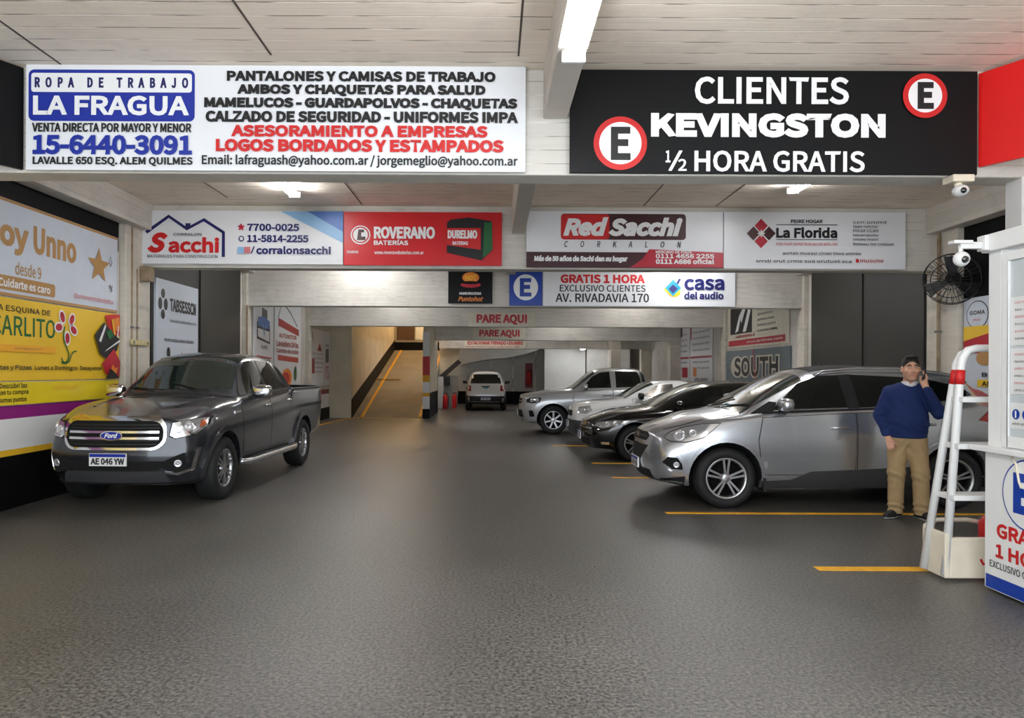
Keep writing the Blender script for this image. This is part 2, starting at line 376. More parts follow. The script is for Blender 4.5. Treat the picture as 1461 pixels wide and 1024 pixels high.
# ------------------------------------------------------------------ ramp going up at the back left
RX0, RX1 = -4.72, -2.31
M_ramp = mat('ramp_concrete', (140, 128, 112), 0.75, noise=0.2, nscale=1.2, bump=0.3, bscale=40)
M_rwall = mat('ramp_wall_cream', (214, 202, 178), 0.7, noise=0.12, nscale=1.5)
fr0 = Frame((RX0, 0, 0), (0, 1, 0)); T = 10.4
structure('floor_ramp', MB().prism([(24.0, -0.3), (24.0, 0.0), (34.5, 2.6), (34.5, -0.3)], fr0, -0.4, RX1 - RX0), M_ramp)
structure('wall_ramp_left', MB().box(XL - 0.25, RX0, 24.0, 36, -0.2, 6.5), M_rwall)
structure('baseboard_ramp', MB().prism([(24.0, 0.0), (34.5, 2.6), (34.5, 3.06), (24.0, 0.62)], fr0, 0.0, 0.03).box(RX0, RX1, 34.44, 34.5, 2.5, 2.98), M_black)
structure('wall_ramp_back', MB().box(RX0 - 0.4, RX1 + 0.3, 34.5, 34.8, 0, 6.5), M_rwall)
structure('ceiling_ramp', MB().box(RX0 - 0.6, RX1 + 0.3, 24.3, 36, 6.4, 6.6).box(RX0 - 0.6, RX1 + 0.2, 24.2, 24.3, CEIL, 6.6), M_rwall)
structure('wall_ramp_right', MB().box(RX1, -2.1, 24.0, 27.5, 0, 6.5).box(RX1, -2.1, 27.5, 34.5, 3.6, 6.5), M_rwall)
trim(MB().bar((RX0 + 0.35, 24.1, 0.02 + 0.02), (RX0 + 0.35, 34.4, 2.6 - 0.02), 0.09, 0.03), M_yellow)
trim(MB().bar((RX1 - 0.12, 24.1, 0.04), (RX1 - 0.12, 34.4, 2.58), 0.09, 0.03), M_yellow)
trim(MB().box(RX0 + 0.02, RX0 + 1.0, 28.9, 29.0, 1.235, 1.262), M_yellow)
# landing: brown shutter and a white patch painting the brightly lit part of the ramp's back wall
trim(MB().box(-4.6, -3.75, 34.42, 34.5, 3.1, 3.9), mat('brown_shutter', (92, 66, 46), 0.6, noise=0.15))
trim(MB().box(-3.7, -2.5, 34.46, 34.5, 3.1, 3.9), M_white)
# painted end of the ramp wall: red over white over yellow, black foot
p = trim(MB().box(RX1 - 0.01, -2.09, 23.96, 24.02, 0.0, 2.9), M_white)
for nm, z0, z1, m in (('red_band', 1.45, 2.08, M_red), ('yellow_band', 1.22, 1.45, M_yellow), ('black_foot', 0.0, 0.32, M_black), ('yellow_band', 0.74, 0.86, M_yellow)):
    MB().box(RX1 - 0.014, -2.086, 23.95, 24.02, z0, z1).build(nm, m, p)
MB().box(-2.1, -2.085, 24.02, 27.5, 0, 0.85).build('black_foot', M_black, p)
# ------------------------------------------------------------------ far end
structure('wall_back', MB().box(-2.5, 9, 35.0, 35.3, -0.2, CEIL), M_wallx)
structure('baseboard_back', MB().box(-2.3, XR, 34.97, 35.0, 0, 0.62), M_black)
# parapet of the upper ramp crossing over the far bay
q = on_front(32.6)
poly = [q(a, b_) for a, b_ in ((655, 484), (775, 484), (768, 499), (748, 505), (722, 510.5), (698, 512), (680, 515), (664, 519), (655, 522))]
trim(MB().prism(poly, Frame((0, 32.6, 0), (1, 0, 0)), -2.2, 0.0), M_white)
q = on_front(31.5)
trim(MB().prism([q(627, 484), q(655, 484), q(655, 516), q(627, 541)], Frame((0, 31.5, 0), (1, 0, 0)), -0.15, 0.0), M_rwall)
a, b_ = q(625, 542), q(656, 515)
trim(MB().bar((a[0], 31.42, a[1]), (b_[0], 31.42, b_[1]), 0.12, 0.2), mat('dark_rail', (44, 36, 32), 0.5))
trim(MB().box(-2.32, -1.5, 31.5, 31.8, 0, 1.4), mat('grey_wall', (128, 127, 124), 0.7, noise=0.15))
trim(MB().box(-2.32, -2.12, 30.6, 31.5, 0, 1.35), M_white)
# white wall panels and stub walls at the far right
trim(MB().box(2.45, 4.35, 33.4, 33.6, 0.6, 3.6), M_white); trim(MB().box(4.4, 6.4, 33.2, 33.5, 0, CEIL), M_wallx); trim(MB().box(5.0, 5.4, 30.0, 30.95, 0, CEIL), M_col)
# ------------------------------------------------------------------ lamps
def strip_light(x, y0, y1, z, label, tubes=2, along='y', m=None, lit=True):
    t = thing('fluorescent_lamp', label, 'lamp', (x, (y0 + y1) / 2, z), 0, 'ceiling tube lamps' )
    MB().box(x - 0.03, x + 0.03, y0, y1, z - 0.05, z).build('housing', M_white, t, bevel=0.006)
    for k in range(tubes):
        dx = (k - (tubes - 1) / 2) * 0.09
        MB().tube([(x + dx, y0 + 0.03, z - 0.085), (x + dx, y1 - 0.03, z - 0.085)], 0.019, 10).build('tube', m or M_tube, t)
    for yy in (y0, y1 - 0.03): MB().box(x - 0.075, x + 0.075, yy, yy + 0.03, z - 0.11, z - 0.04).build('lamp_holder', M_white, t)
    return t
lamp = strip_light
strip_light(0.52, 3.1, 4.66, 3.70, 'bright twin tube lamp under the central rib, in front of the large signs')
strip_light(0.52, 0.6, 2.1, 3.70, 'added unseen twin tube lamp under the central rib above the entrance')  # extra lamp out of view, added to brighten the front bay
strip_light(-2.78, 8.75, 10.05, CEIL, 'tube lamp on the ceiling behind the white workwear sign')
strip_light(4.06, 8.4, 9.7, CEIL, 'tube lamp on the ceiling behind the black sign')
for x, sd in ((-2.78, 'left'), (4.06, 'right')):
    strip_light(x, 13.3, 15.5, CEIL, 'long tube lamp behind the row of four sign panels, %s of the rib' % sd)
    strip_light(x, 18.6, 20.8, CEIL, 'long tube lamp behind the free hour sign, %s of the rib' % sd, m=M_tube_dim)
strip_light(2.6, 23.6, 25.8, CEIL, 'tube lamp behind the first red and white stop plate', m=M_tube_dim)
strip_light(-0.6, 28.6, 30.0, CEIL, 'tube lamp lighting the far bay in front of the white off-roader')
strip_light(3.6, 27.6, 29.0, CEIL, 'tube lamp behind the second stop plate', m=M_tube_dim)
strip_light(4.1, 31.3, 32.6, 2.70, 'small bright lamp fixed behind the lowest beam above the silver pickup')
MB().box(4.05, 4.15, 31.2, 31.5, 2.68, 2.75).build('bracket', M_white, C.objects['fluorescent_lamp.011'] if 'fluorescent_lamp.011' in C.objects else None)
t = thing('wall_lamp', 'warm lamp lighting the ramp from its ceiling', 'lamp', (-3.4, 29.0, 6.4))
MB().lathe([(0.02, 0), (0.16, 0), (0.22, -0.08), (0.0, -0.08)], (-3.4, 29.0, 6.4)).build('housing', M_white, t)
MB().ball((-3.4, 29.0, 6.28), 0.17).build('bulb', M_tubew, t)
t = thing('wall_lamp', 'warm bulkhead lamp at the top of the ramp', 'lamp', (-2.9, 33.6, 5.0))
MB().ball((-2.6, 33.9, 4.9), 0.13).build('bulb', M_tubew, t); MB().box(-2.6, -2.31, 33.85, 33.95, 4.85, 4.95).build('bracket', M_white, t)
t = thing('batten_lamp', 'unlit cream tube lamp hanging between the burger sign and the blue E sign', 'lamp', (0.06, 15.5, 3.8))
MB().box(-0.40, 0.47, 15.46, 15.54, 3.78, 3.83).build('housing', M_cream, t, bevel=0.006); MB().tube([(-0.36, 15.50, 3.76), (0.43, 15.50, 3.76)], 0.018).build('tube', M_cream, t)
for xx in (-0.3, 0.37): MB().box(xx, xx + 0.03, 15.5, 15.7, 3.83, 3.85).build('bracket', M_steel, t)
# ------------------------------------------------------------------ sign inks
I_blue = mat('ink_blue', (20, 44, 150), 0.4); I_navy = mat('ink_navy', (24, 26, 92), 0.4); I_black = mat('ink_black', (18, 18, 20), 0.4)
I_red = mat('ink_red', (200, 26, 26), 0.4); I_white = mat('ink_white', (236, 236, 236), 0.4); I_gold = mat('ink_gold', (178, 134, 78), 0.4)
I_sky = mat('ink_sky', (140, 186, 226), 0.4); I_mid = mat('ink_midblue', (70, 116, 190), 0.4); I_crim = mat('ink_crimson', (176, 20, 44), 0.4)
I_maroon = mat('ink_maroon', (60, 12, 22), 0.4); I_green = mat('ink_green', (20, 96, 48), 0.4); I_yel = mat('ink_yellow', (240, 196, 40), 0.4)
I_orange = mat('ink_orange', (226, 130, 40), 0.4); I_grey = mat('ink_grey', (96, 96, 100), 0.4); I_pink = mat('ink_pink', (206, 120, 124), 0.4); I_teal = mat('ink_teal', (20, 140, 170), 0.4)
P_white = mat('panel_white', (230, 231, 234), 0.35, noise=0.03, nscale=2); P_black = mat('panel_black', (12, 13, 15), 0.4, noise=0.15, nscale=4, spec=0.2)
P_red = mat('panel_red', (200, 22, 30), 0.35, noise=0.05, nscale=2); P_vivid = mat('panel_vivid_red', (222, 8, 8), 0.45)
P_blue = mat('panel_blue', (14, 58, 156), 0.35); P_yel = mat('panel_yellow', (236, 192, 44), 0.4, noise=0.08, nscale=1.5); P_lem = mat('panel_lemon', (232, 204, 30), 0.4, noise=0.06, nscale=1.5)
P_cool = mat('panel_cool', (206, 212, 222), 0.35, noise=0.03); P_slate = mat('panel_slate', (104, 116, 122), 0.4, noise=0.1, nscale=3); P_cream = mat('panel_cream', (214, 208, 190), 0.5, noise=0.05)
class Sign:
    """one flat sign: panel + print, laid out on its plane"""
    def __init__(s, name, label, cat, fr, q, px0, py0, px1, py1, panel=P_white, depth=0.025, off=0.0, group=None, rim=None):
        s.fr, s.q = fr, q; a = q(px0, py0); b = q(px1, py1); c = q(px1, py0); d = q(px0, py1)
        s.sg = 1 if fr.U.x + fr.U.y > 0 else -1
        u0, u1 = sorted((a[0] * s.sg, b[0] * s.sg)); s.u0, s.u1 = u0, u1; s.v1 = (a[1] + c[1]) / 2; s.v0 = (b[1] + d[1]) / 2
        s.d = depth + off; base = fr.at((u0 + u1) / 2, s.v0, off)
        s.root = thing(name, label, cat, base, 0, group)
        MB().prism([(u0, s.v0), (u1, s.v0), (u1, s.v1), (u0, s.v1)], fr, off, s.d).build('panel', panel, s.root, bevel=0.003)
        if rim:
            mb = MB(); r = 0.018
            stroke(mb, fr, [(u0 + r, s.v0 + r), (u1 - r, s.v0 + r), (u1 - r, s.v1 - r), (u0 + r, s.v1 - r)], 0.02, s.d + 0.002, closed=True); mb.build('border', rim, s.root)
        s.k = 0
    def p(s, px, py): u, v = s.q(px, py); return (u * s.sg, v)
    def n(s): s.k += 1; return s.d + 0.0012 + 0.0022 * s.k
    def part(s, name, fn, m, label=None):
        mb = MB(); fn(mb, s.n()); o = mb.build(name, m, s.root); 
        if label: o['label'] = label
        return o
    def text(s, m, *items, name='lettering'):
        """items: (text, px0, py0, px1, py1[, bold, shear, spacing])"""
        n = s.n()
        for it in items:
            t, a, b, c, d = it[:5]; bold, shear, spc = (list(it[5:]) + [0, 0, 1][len(it) - 5:])[:3]
            p0 = s.p(a, d); p1 = s.p(c, b); letter(MB(), s.fr, t, p0[0], p1[0], p0[1], p1[1], n, bold, shear, spc).build(name, m, s.root)
    def box(s, name, m, *rs):
        mb = MB(); n = s.n()
        for a, b, c, d in rs: p0 = s.p(a, d); p1 = s.p(c, b); rect(mb, s.fr, p0[0], p1[0], p0[1], p1[1], n)
        return mb.build(name, m, s.root)
    def rbox(s, name, m, a, b, c, d, r):
        mb = MB(); p0 = s.p(a, d); p1 = s.p(c, b); k = abs(s.p(a + 1, b)[0] - s.p(a, b)[0])
        flat(mb, s.fr, rrect(min(p0[0], p1[0]), max(p0[0], p1[0]), p0[1], p1[1], r * k), s.n()); return mb.build(name, m, s.root)
    def poly(s, name, m, *polys):
        mb = MB(); n = s.n()
        for P in polys: flat(mb, s.fr, [s.p(*a) for a in P], n)
        return mb.build(name, m, s.root)
    def line(s, name, m, wd, *lines):
        mb = MB(); n = s.n()
        for P in lines: stroke(mb, s.fr, [s.p(*a) for a in P], wd, n)
        return mb.build(name, m, s.root)
    def oval(s, name, m, *os_):
        mb = MB(); n = s.n()
        for x, y, rx, ry in os_:
            c = s.p(x, y); e = s.p(x + rx, y); f = s.p(x, y - ry); disc(mb, s.fr, c[0], c[1], abs(e[0] - c[0]), abs(f[1] - c[1]), n)
        return mb.build(name, m, s.root)
def F(Y): return Frame((0, Y, 0), (1, 0, 0)), on_front(Y)
FL = Frame((XL, 0, 0), (0, 1, 0)); FR = Frame((XR, 0, 0), (0, -1, 0)); qL = on_side(XL); qR = on_side(XR)
def squiggle(seed, n):      # unreadably small print in the photograph
    r = random.Random(seed); return ' '.join(''.join(r.choice('aceimnorstu') for _ in range(r.randint(3, 8))) for _ in range(n))
B = 0.02
# ---- first beam
fr, q = F(5.97)
s = Sign('workwear_sign', 'wide white workwear sign with blue logo box and black and red lettering', 'sign', fr, q, 38, 95, 748, 245)
s.rbox('logo_box', I_blue, 42, 102, 278, 174, 8); s.rbox('logo_window', I_white, 46, 107, 274, 133, 4)
s.text(I_navy, ('ROPA DE TRABAJO', 51, 113, 269, 127, 0.03, 0, 1.5)); s.text(I_white, ('LA FRAGUA', 49, 139, 270, 166, 0.03))
s.text(I_black, ('VENTA DIRECTA POR MAYOR Y MENOR', 48, 178, 274, 190, B), ('LAVALLE 650 ESQ. ALEM QUILMES', 49, 226, 276, 238, B),
       ('PANTALONES Y CAMISAS DE TRABAJO', 324, 105, 705, 118, .05), ('AMBOS Y CHAQUETAS PARA SALUD', 339, 124, 691, 139, .05), ('MAMELUCOS - GUARDAPOLVOS - CHAQUETAS', 292, 143, 736, 158, .05),
       ('CALZADO DE SEGURIDAD - UNIFORMES IMPA', 294, 162, 737, 176, .05), ('Email: lafraguash@yahoo.com.ar / jorgemeglio@yahoo.com.ar', 289, 224, 737, 240, 0.004))
s.text(I_blue, ('15-6440-3091', 49, 195, 275, 222, .036)); s.text(I_red, ('ASESORAMIENTO A EMPRESAS', 331, 182, 694, 197, .05), ('LOGOS BORDADOS Y ESTAMPADOS', 309, 202, 717, 218, .05))
s = Sign('customers_sign', 'wide black sign with white customer lettering and two red ringed E roundels', 'sign', fr, q, 811, 102, 1390, 249, P_black)
s.text(I_white, ('CLIENTES', 988, 112, 1207, 150, .012), ('HORA GRATIS', 988, 217, 1230, 246, .01), ('1', 947, 216, 954, 233, .01), ('2', 965, 228, 977, 245, .01), ('/', 951, 216, 971, 245, .005)); s.text(I_white, ('KEVINGSTON', 926, 164, 1259, 197, .06))
s.oval('roundel', I_red, (882.5, 206, 38, 38)); s.oval('roundel', I_white, (882.5, 206, 30, 30)); s.text(I_black, ('E', 869, 183, 897, 230, .03))
s.oval('roundel', I_red, (1314, 139, 31.5, 31.5)); s.oval('roundel', I_white, (1314, 139, 24, 24)); s.text(I_black, ('E', 1303, 120, 1326, 158, .04))
o = tag(MB().prism([(0, 3.31), (1.3, 3.31), (1.3, 4.09), (0, 4.09)], Frame((4.06, 5.98, 0), (0.5, -0.866, 0)), -0.03, 0.0).build('red_banner', P_vivid), 'plain bright red panel angled beside the black sign', 'panel')
o = tag(MB().prism([(-1.3, 3.25), (0, 3.25), (0, 4.1), (-1.3, 4.1)], Frame((-3.93, 5.98, 0), (0.5, 0.866, 0)), -0.03, 0.0).build('black_banner', P_black), 'plain black panel angled beside the white workwear sign', 'panel')
# ---- second beam: four panels
fr, q = F(10.97)
s = Sign('builder_sign', 'white building supplies sign with blue roof outline and phone numbers', 'sign', fr, q, 198, 301, 489, 377)
s.poly('blue_corner', I_sky, [(400, 302), (440, 302), (489, 330), (489, 347)]); s.poly('blue_corner', I_mid, [(438, 302), (489, 302), (489, 331)])
s.line('roof_outline', I_navy, 0.05, [(209, 332), (241, 309), (267, 327), (291, 314), (319, 332), (319, 367)]); s.box('chimney', I_navy, (265, 319, 272, 326))
s.text(I_red, ('S', 212, 332, 239, 361, .05, .3), ('acchi', 241, 339, 313, 361, .032)); s.text(I_grey, ('CORRALON', 248, 333, 288, 337, .02), ('MATERIALES PARA CONSTRUCCION', 211, 364, 311, 368))
s.text(I_navy, ('7700-0025', 353, 320, 427, 330, .032), ('11-5814-2255', 353, 336, 440, 346, .032), ('/', 358, 352, 364, 362, .03), ('corralonsacchi', 366, 352, 472, 363, .032))
s.text(I_crim, ('*', 340, 320, 349, 329, .032)); s.oval('phone_icon', I_navy, (345, 341, 4, 4)); s.oval('phone_icon', P_white, (345, 341, 2.6, 2.6))
s.box('social_icon', I_sky, (340, 353, 349, 362)); s.box('social_icon', I_pink, (349, 353, 358, 362))
s = Sign('battery_sign', 'red car battery sign with white lettering and a battery picture', 'sign', fr, q, 490, 303, 715, 379, P_red)
s.oval('emblem', I_white, (514, 335.5, 14, 13.5)); s.oval('emblem', P_red, (514, 335.5, 12.3, 11.8)); s.oval('emblem', I_white, (514, 335.5, 10.5, 10)); s.poly('emblem', I_maroon, [(511, 328), (519, 328), (519, 332), (515, 332), (515, 338), (521, 338), (521, 343), (509, 343)])
s.text(I_white, ('ROVERANO', 533, 324, 620, 341, .032), ('BATERÍAS', 533, 342, 582, 350, .02), ('www.roveranobaterias.com.ar', 534, 358, 604, 363), ('nuevo', 495, 358, 511, 362))
s.poly('battery_picture', I_black, [(637, 318), (642, 314), (668, 311), (700, 316), (702, 357), (686, 372), (637, 361)]); s.poly('battery_picture', I_green, [(690, 318), (701, 318), (702, 356), (688, 369)]); s.poly('battery_picture', I_red, [(637, 326), (685, 326), (685, 357), (637, 350)])
s.text(I_white, ('DURELMO', 638, 329, 680, 341, .032), ('BATERIAS', 645, 345, 667, 350, .02))
s = Sign('depot_sign', 'white depot sign with a red and black rounded logo and dark bottom bar', 'sign', fr, q, 750, 302, 1030, 382)
s.rbox('logo_box', I_maroon, 799, 306, 977, 342, 5); s.rbox('logo_box', I_red, 799, 306, 868, 342, 5); s.text(I_white, ('Red Sacchi', 803, 311, 972, 337, .05, .25))
s.text(I_black, ('CORKALON', 804, 345, 970, 353, .0, .2, 2.6)); s.box('bottom_bar', I_maroon, (750, 361, 1030, 382)); s.poly('bottom_bar', I_crim, [(898, 382), (915, 370), (925, 356), (1030, 361), (1030, 382)])
s.text(I_white, ('Más de 50 años de Sachi dan su hogar', 761, 365, 894, 375, .03, .1), ('MERCADO DE PISOS', 934, 358, 985, 362, .02), ('0111 4656 2255', 934, 363, 1017, 369, .03), ('0111 A686 oficial', 934, 370, 1017, 377, .04))
s = Sign('home_store_sign', 'white home store sign with a red diamond flower emblem', 'sign', fr, q, 1031, 303, 1290, 384)
c = (1084, 333.5)
for dx, dy, m in ((0, -11, I_crim), (0, 11, I_crim), (-11, 0, I_maroon), (11, 0, I_maroon)): s.poly('emblem', m, [(c[0] + dx - 9.5, c[1] + dy), (c[0] + dx, c[1] + dy - 10), (c[0] + dx + 9.5, c[1] + dy), (c[0] + dx, c[1] + dy + 10)])
s.poly('emblem', I_white, [(c[0] + (6 if i % 2 == 0 else 2.6) * math.cos(PI * i / 4), c[1] + (6 if i % 2 == 0 else 2.6) * math.sin(PI * i / 4)) for i in range(8)])
s.text(I_black, ('FIORE HOGAR', 1126, 314, 1171, 319, .03), ('La Florida', 1105, 325, 1192, 340, .032)); s.box('rule', I_grey, (1105, 321, 1192, 321.8), (1105, 342, 1192, 342.6))
s.text(I_pink, (squiggle(1, 8), 1105, 346, 1192, 350.5)); s.text(I_grey, (squiggle(2, 2), 1214, 316, 1262, 320), *[(squiggle(3 + i, 2), 1214, 322 + 6 * i, 1250, 326 + 6 * i) for i in range(4)], (squiggle(9, 3), 1214, 347, 1272, 351))
s.text(I_black, (squiggle(10, 5), 1114, 360, 1225, 364), (squiggle(11, 6), 1076, 371, 1212, 375)); s.box('icon', I_red, (1218, 370, 1222, 375)); s.text(I_crim, (squiggle(12, 1), 1224, 371, 1257, 375))
# ---- third beam
fr, q = F(15.67)
s = Sign('burger_sign', 'small black sign with an orange burger and red script', 'sign', fr, q, 639, 386, 702, 433, P_black)
s.oval('bun_picture', I_orange, (671, 396, 12, 7.5)); s.text(I_yel, ('HOT', 663, 393, 679, 400, .02)); s.oval('sausage_picture', I_crim, (671, 406.5, 14.5, 4)); s.oval('sausage_picture', P_black, (671, 403.4, 13, 2.2))
s.text(I_white, ('HAMBURGUESAS', 655, 417, 686, 420.5, .02)); s.text(I_orange, ('Puntohot', 653, 423, 689, 430, .01, .4))
s = Sign('parking_sign', 'small square blue sign with a white disc and blue E', 'sign', fr, q, 726, 385, 773, 436, P_blue); s.oval('disc', I_white, (749.5, 410, 17.5, 18.5)); s.text(P_blue, ('E', 741, 397, 757.5, 423, .035))
s = Sign('free_hour_sign', 'long white free hour sign with red and black text and a blue diamond logo', 'sign', fr, q, 774, 386, 1048, 437)
s.text(I_red, ('GRATIS 1 HORA', 799, 392, 919, 404, .04)); s.text(I_black, ('EXCLUSIVO CLIENTES', 798, 407, 920, 416, .0), ('AV. RIVADAVIA 170', 792, 419, 925, 431, .005))
s.poly('diamond_logo', I_yel, [(946, 413), (957, 400), (970, 411), (969, 421), (962, 424), (956, 423)]); s.poly('diamond_logo', I_teal, [(948, 411), (959, 399), (971, 411), (959, 423)]); s.poly('diamond_logo', I_navy, [(953, 412), (959, 406), (966, 412), (959, 419)]); s.line('diamond_logo', I_navy, .05, [(965, 405), (969, 398)])
s.text(I_navy, ('casa', 975, 398, 1032, 414, .035), ('del audio', 975, 416.5, 1031, 427, .03))
# ---- stop plates deeper in
fr, q = F(20.97); s = Sign('stop_plate', 'first stop plate on the beam below the blue E sign, largest of the three', 'sign', fr, q, 668, 446, 763, 466, P_cream, .01); s.text(I_crim, ('PARE AQUI', 679.5, 448.5, 751.5, 463, .03))
fr, q = F(25.97); s = Sign('stop_plate', 'second stop plate on the beam directly below and behind the largest one', 'sign', fr, q, 674, 468, 749, 484, P_cream, .01); s.text(I_crim, ('PARE AQUI', 683.5, 470.5, 741, 482, .03))
fr, q = F(30.97); s = Sign('stop_plate', 'third and lowest stop plate with two cramped lines of red text', 'sign', fr, q, 662, 485, 750, 497, P_cream, .01); s.text(I_crim, ('ESTACIONAR PRIVADO USUARIO', 667, 486.5, 746, 491.5, .03), (squiggle(33, 6), 664, 493, 740, 495.5))
# ---- left wall boards
s = Sign('wellness_board', 'large white wall board with gold lettering and a gold star', 'sign', FL, qL, -540, -140, 168, 341, P_white, .03, rim=I_gold) if False else None
class LW(Sign):
    def __init__(s, name, label, Y0, Y1, z0, z1, panel, rim=None, depth=.03, fr=FL, q=qL):
        s.fr, s.q, s.sg, s.d, s.k = fr, q, (1 if fr.U.y > 0 else -1), depth, 0
        u0, u1 = sorted((Y0 * s.sg, Y1 * s.sg))
        s.root = thing(name, label, 'sign', fr.at((u0 + u1) / 2, z0, 0))
        MB().prism([(u0, z0), (u1, z0), (u1, z1), (u0, z1)], fr, 0.012, depth).build('panel', panel, s.root, bevel=.003)
        if rim:
            mb = MB(); r = .02; stroke(mb, fr, [(u0 + r, z0 + r), (u1 - r, z0 + r), (u1 - r, z1 - r), (u0 + r, z1 - r)], .035, depth + .002, closed=True); mb.build('border', rim, s.root)
s = LW('wellness_board', 'large white wall board with gold lettering and a gold star', 3.6, 10.36, 2.40, 3.49, P_cool, I_gold)
def wtext(s, m, *items, name='lettering'):
    n = s.n()
    for t, Y0, Y1, z0, z1, bold in items: letter(MB(), s.fr, t, Y0 * s.sg, Y1 * s.sg, z0, z1, n, bold).build(name, m, s.root)
wtext(s, I_gold, ('Hoy', 7.58, 8.36, 2.88, 3.26, .03), ('Unno', 8.45, 9.32, 2.95, 3.28, .03), ('desde 9', 8.13, 8.6, 2.66, 2.81, -.004))
mb = MB(); flat(mb, FL, rrect(6.4, 8.87, 2.47, 2.63, .035), s.n()); mb.build('gold_ribbon', I_gold, s.root); wtext(s, I_white, ('Cuidarte es caro', 7.85, 8.77, 2.5, 2.6, .02))
mb = MB(); flat(mb, FL, [(9.85 + (.27 if i % 2 == 0 else .115) * math.cos(PI / 2 + PI * i / 5) * 1.05, 3.01 + (.25 if i % 2 == 0 else .105) * math.sin(PI / 2 + PI * i / 5)) for i in range(10)], s.n()); mb.build('star', I_gold, s.root)
mb = MB(); stroke(mb, FL, [(10.10, 3.10), (10.14, 3.19), (10.18, 3.10), (10.14, 3.04)], .015, s.n(), closed=True); stroke(mb, FL, [(10.12, 2.78), (10.18, 2.70)], .03, s.n()); stroke(mb, FL, [(10.18, 2.78), (10.15, 2.68)], .02, s.n()); mb.build('small_mark', I_grey, s.root)
wtext(s, I_pink, ('@unnocentrodeestetica', 9.25, 10.2, 2.5, 2.58, 0))
s = LW('restaurant_board', 'yellow wall board with green lettering and a red petalled flower', 3.6, 10.40, 1.45, 2.385, P_yel)
def L(px, py): return qL(px, py)
lx = lambda a, b, c, d: (qL(a, b)[0], qL(c, b)[0])
def lwt(t, px0, px1, pyt, pyb, bold):      # text between two readings on the left wall
    a = qL(px0, pyb); b = qL(px1, pyt); return (t, a[0], b[0], min(a[1], qL(px1, pyb)[1]), max(b[1], qL(px0, pyt)[1]), bold)
wtext(s, I_green, ('CARLITO', 7.74, 8.88, 1.98 - .02, 2.19, -.004)); wtext(s, I_black, ('LA ESQUINA DE', 7.78, 8.78, 2.22, 2.30, 0))
def petal(mb, c, ang, a, b_, n, k=20):
    flat(mb, FL, [(c[0] + a * math.cos(t) * math.cos(ang) - b_ * math.sin(t) * math.sin(ang), c[1] + a * math.cos(t) * math.sin(ang) + b_ * math.sin(t) * math.cos(ang)) for t in [2 * PI * i / k for i in range(k)]], n)
petals = [((9.017, 2.243), 2.0), ((9.22, 2.225), 1.0), ((8.945, 2.11), PI + .1), ((9.26, 2.09), -.45), ((9.125, 1.98), -1.5)]
n1, n2 = s.n(), s.n(); mb = MB(); mb2 = MB()
for c, a in petals: petal(mb, c, a, .094, .068, n1); petal(mb2, c, a, .070, .046, n2)
mb.build('flower_outline', I_white, s.root); mb2.build('flower_petals', I_crim, s.root)
mb = MB(); stroke(mb, FL, [(9.07, 2.13), (9.04, 2.05), (9.05, 1.96), (9.10, 1.87), (9.15, 1.79), (9.15, 1.72), (9.10, 1.67), (9.04, 1.66), (9.0, 1.68)], .022, s.n()); stroke(mb, FL, [(8.99, 1.73), (9.03, 1.68), (9.1, 1.66), (9.17, 1.69), (9.21, 1.77), (9.25, 1.81), (9.32, 1.82)], .018, s.n()); mb.build('flower_stem', I_green, s.root)
mb = MB(); rect(mb, FL, 7.0, 8.87, 1.78, 1.86, s.n()); mb.build('orange_band', mat('ink_ochre', (238, 170, 40), .4), s.root); wtext(s, I_gold, ('www.laesquina.com', 8.1, 8.6, 1.8, 1.84, 0))
wtext(s, I_black, ('Tartas y Pizzas  Lunes a Domingos  Desayunos', 7.7, 9.9, 1.56, 1.63, .01))
for nm, m, P in (('plate_picture', I_red, [(9.98, 2.34), (10.2, 2.37), (10.38, 2.38), (10.38, 2.08), (10.15, 2.02)]), ('plate_picture', I_orange, [(10.2, 2.3), (10.36, 2.34), (10.37, 2.14), (10.22, 2.14)]), ('plate_picture', I_black, [(9.72, 2.05), (9.95, 2.24), (10.15, 2.12), (10.37, 2.02), (10.3, 1.86), (10.05, 1.72), (9.85, 1.80)]),
                 ('plate_picture', I_white, [(9.82, 1.98), (9.98, 2.22), (10.0, 2.18), (9.87, 1.96)]), ('plate_picture', I_crim, [(9.9, 1.66), (10.2, 1.88), (10.38, 1.7), (10.36, 1.47), (10.2, 1.5), (10.0, 1.52)]), ('plate_picture', I_green, [(10.0, 2.1), (10.12, 2.16), (10.2, 2.06), (10.08, 2.0)]), ('plate_picture', P_yel, [(10.13, 2.3), (10.17, 2.3), (10.24, 2.08), (10.2, 2.08)]), ('plate_picture', I_white, [(10.27, 2.05), (10.31, 2.22), (10.33, 2.2), (10.30, 2.04)]), ('plate_picture', I_white, [(9.95, 1.83), (9.99, 1.86), (10.36, 2.02), (10.36, 1.99)]), ('plate_picture', I_orange, [(10.05, 1.52), (10.16, 1.66), (10.22, 1.6), (10.3, 1.62), (10.24, 1.5)]), ('plate_picture', I_black, [(9.98, 1.46), (10.1, 1.6), (10.25, 1.52), (10.33, 1.46)])):
    mb = MB(); flat(mb, FL, P, s.n()); mb.build(nm, m, s.root)
s = LW('rewards_board', 'lemon yellow wall board with three short black lines above the purple stripe', 3.6, 10.40, 1.175, 1.435, P_lem)
wtext(s, I_black, ('Descubri las', 7.88, 8.35, 1.365, 1.425, .01), ('con tu compra', 7.85, 8.37, 1.28, 1.345, .01), ('sumas puntos', 7.87, 8.34, 1.195, 1.26, .01)); wtext(s, P_yel, ('BENEFICIOS', 8.85, 9.35, 1.33, 1.38, .02))
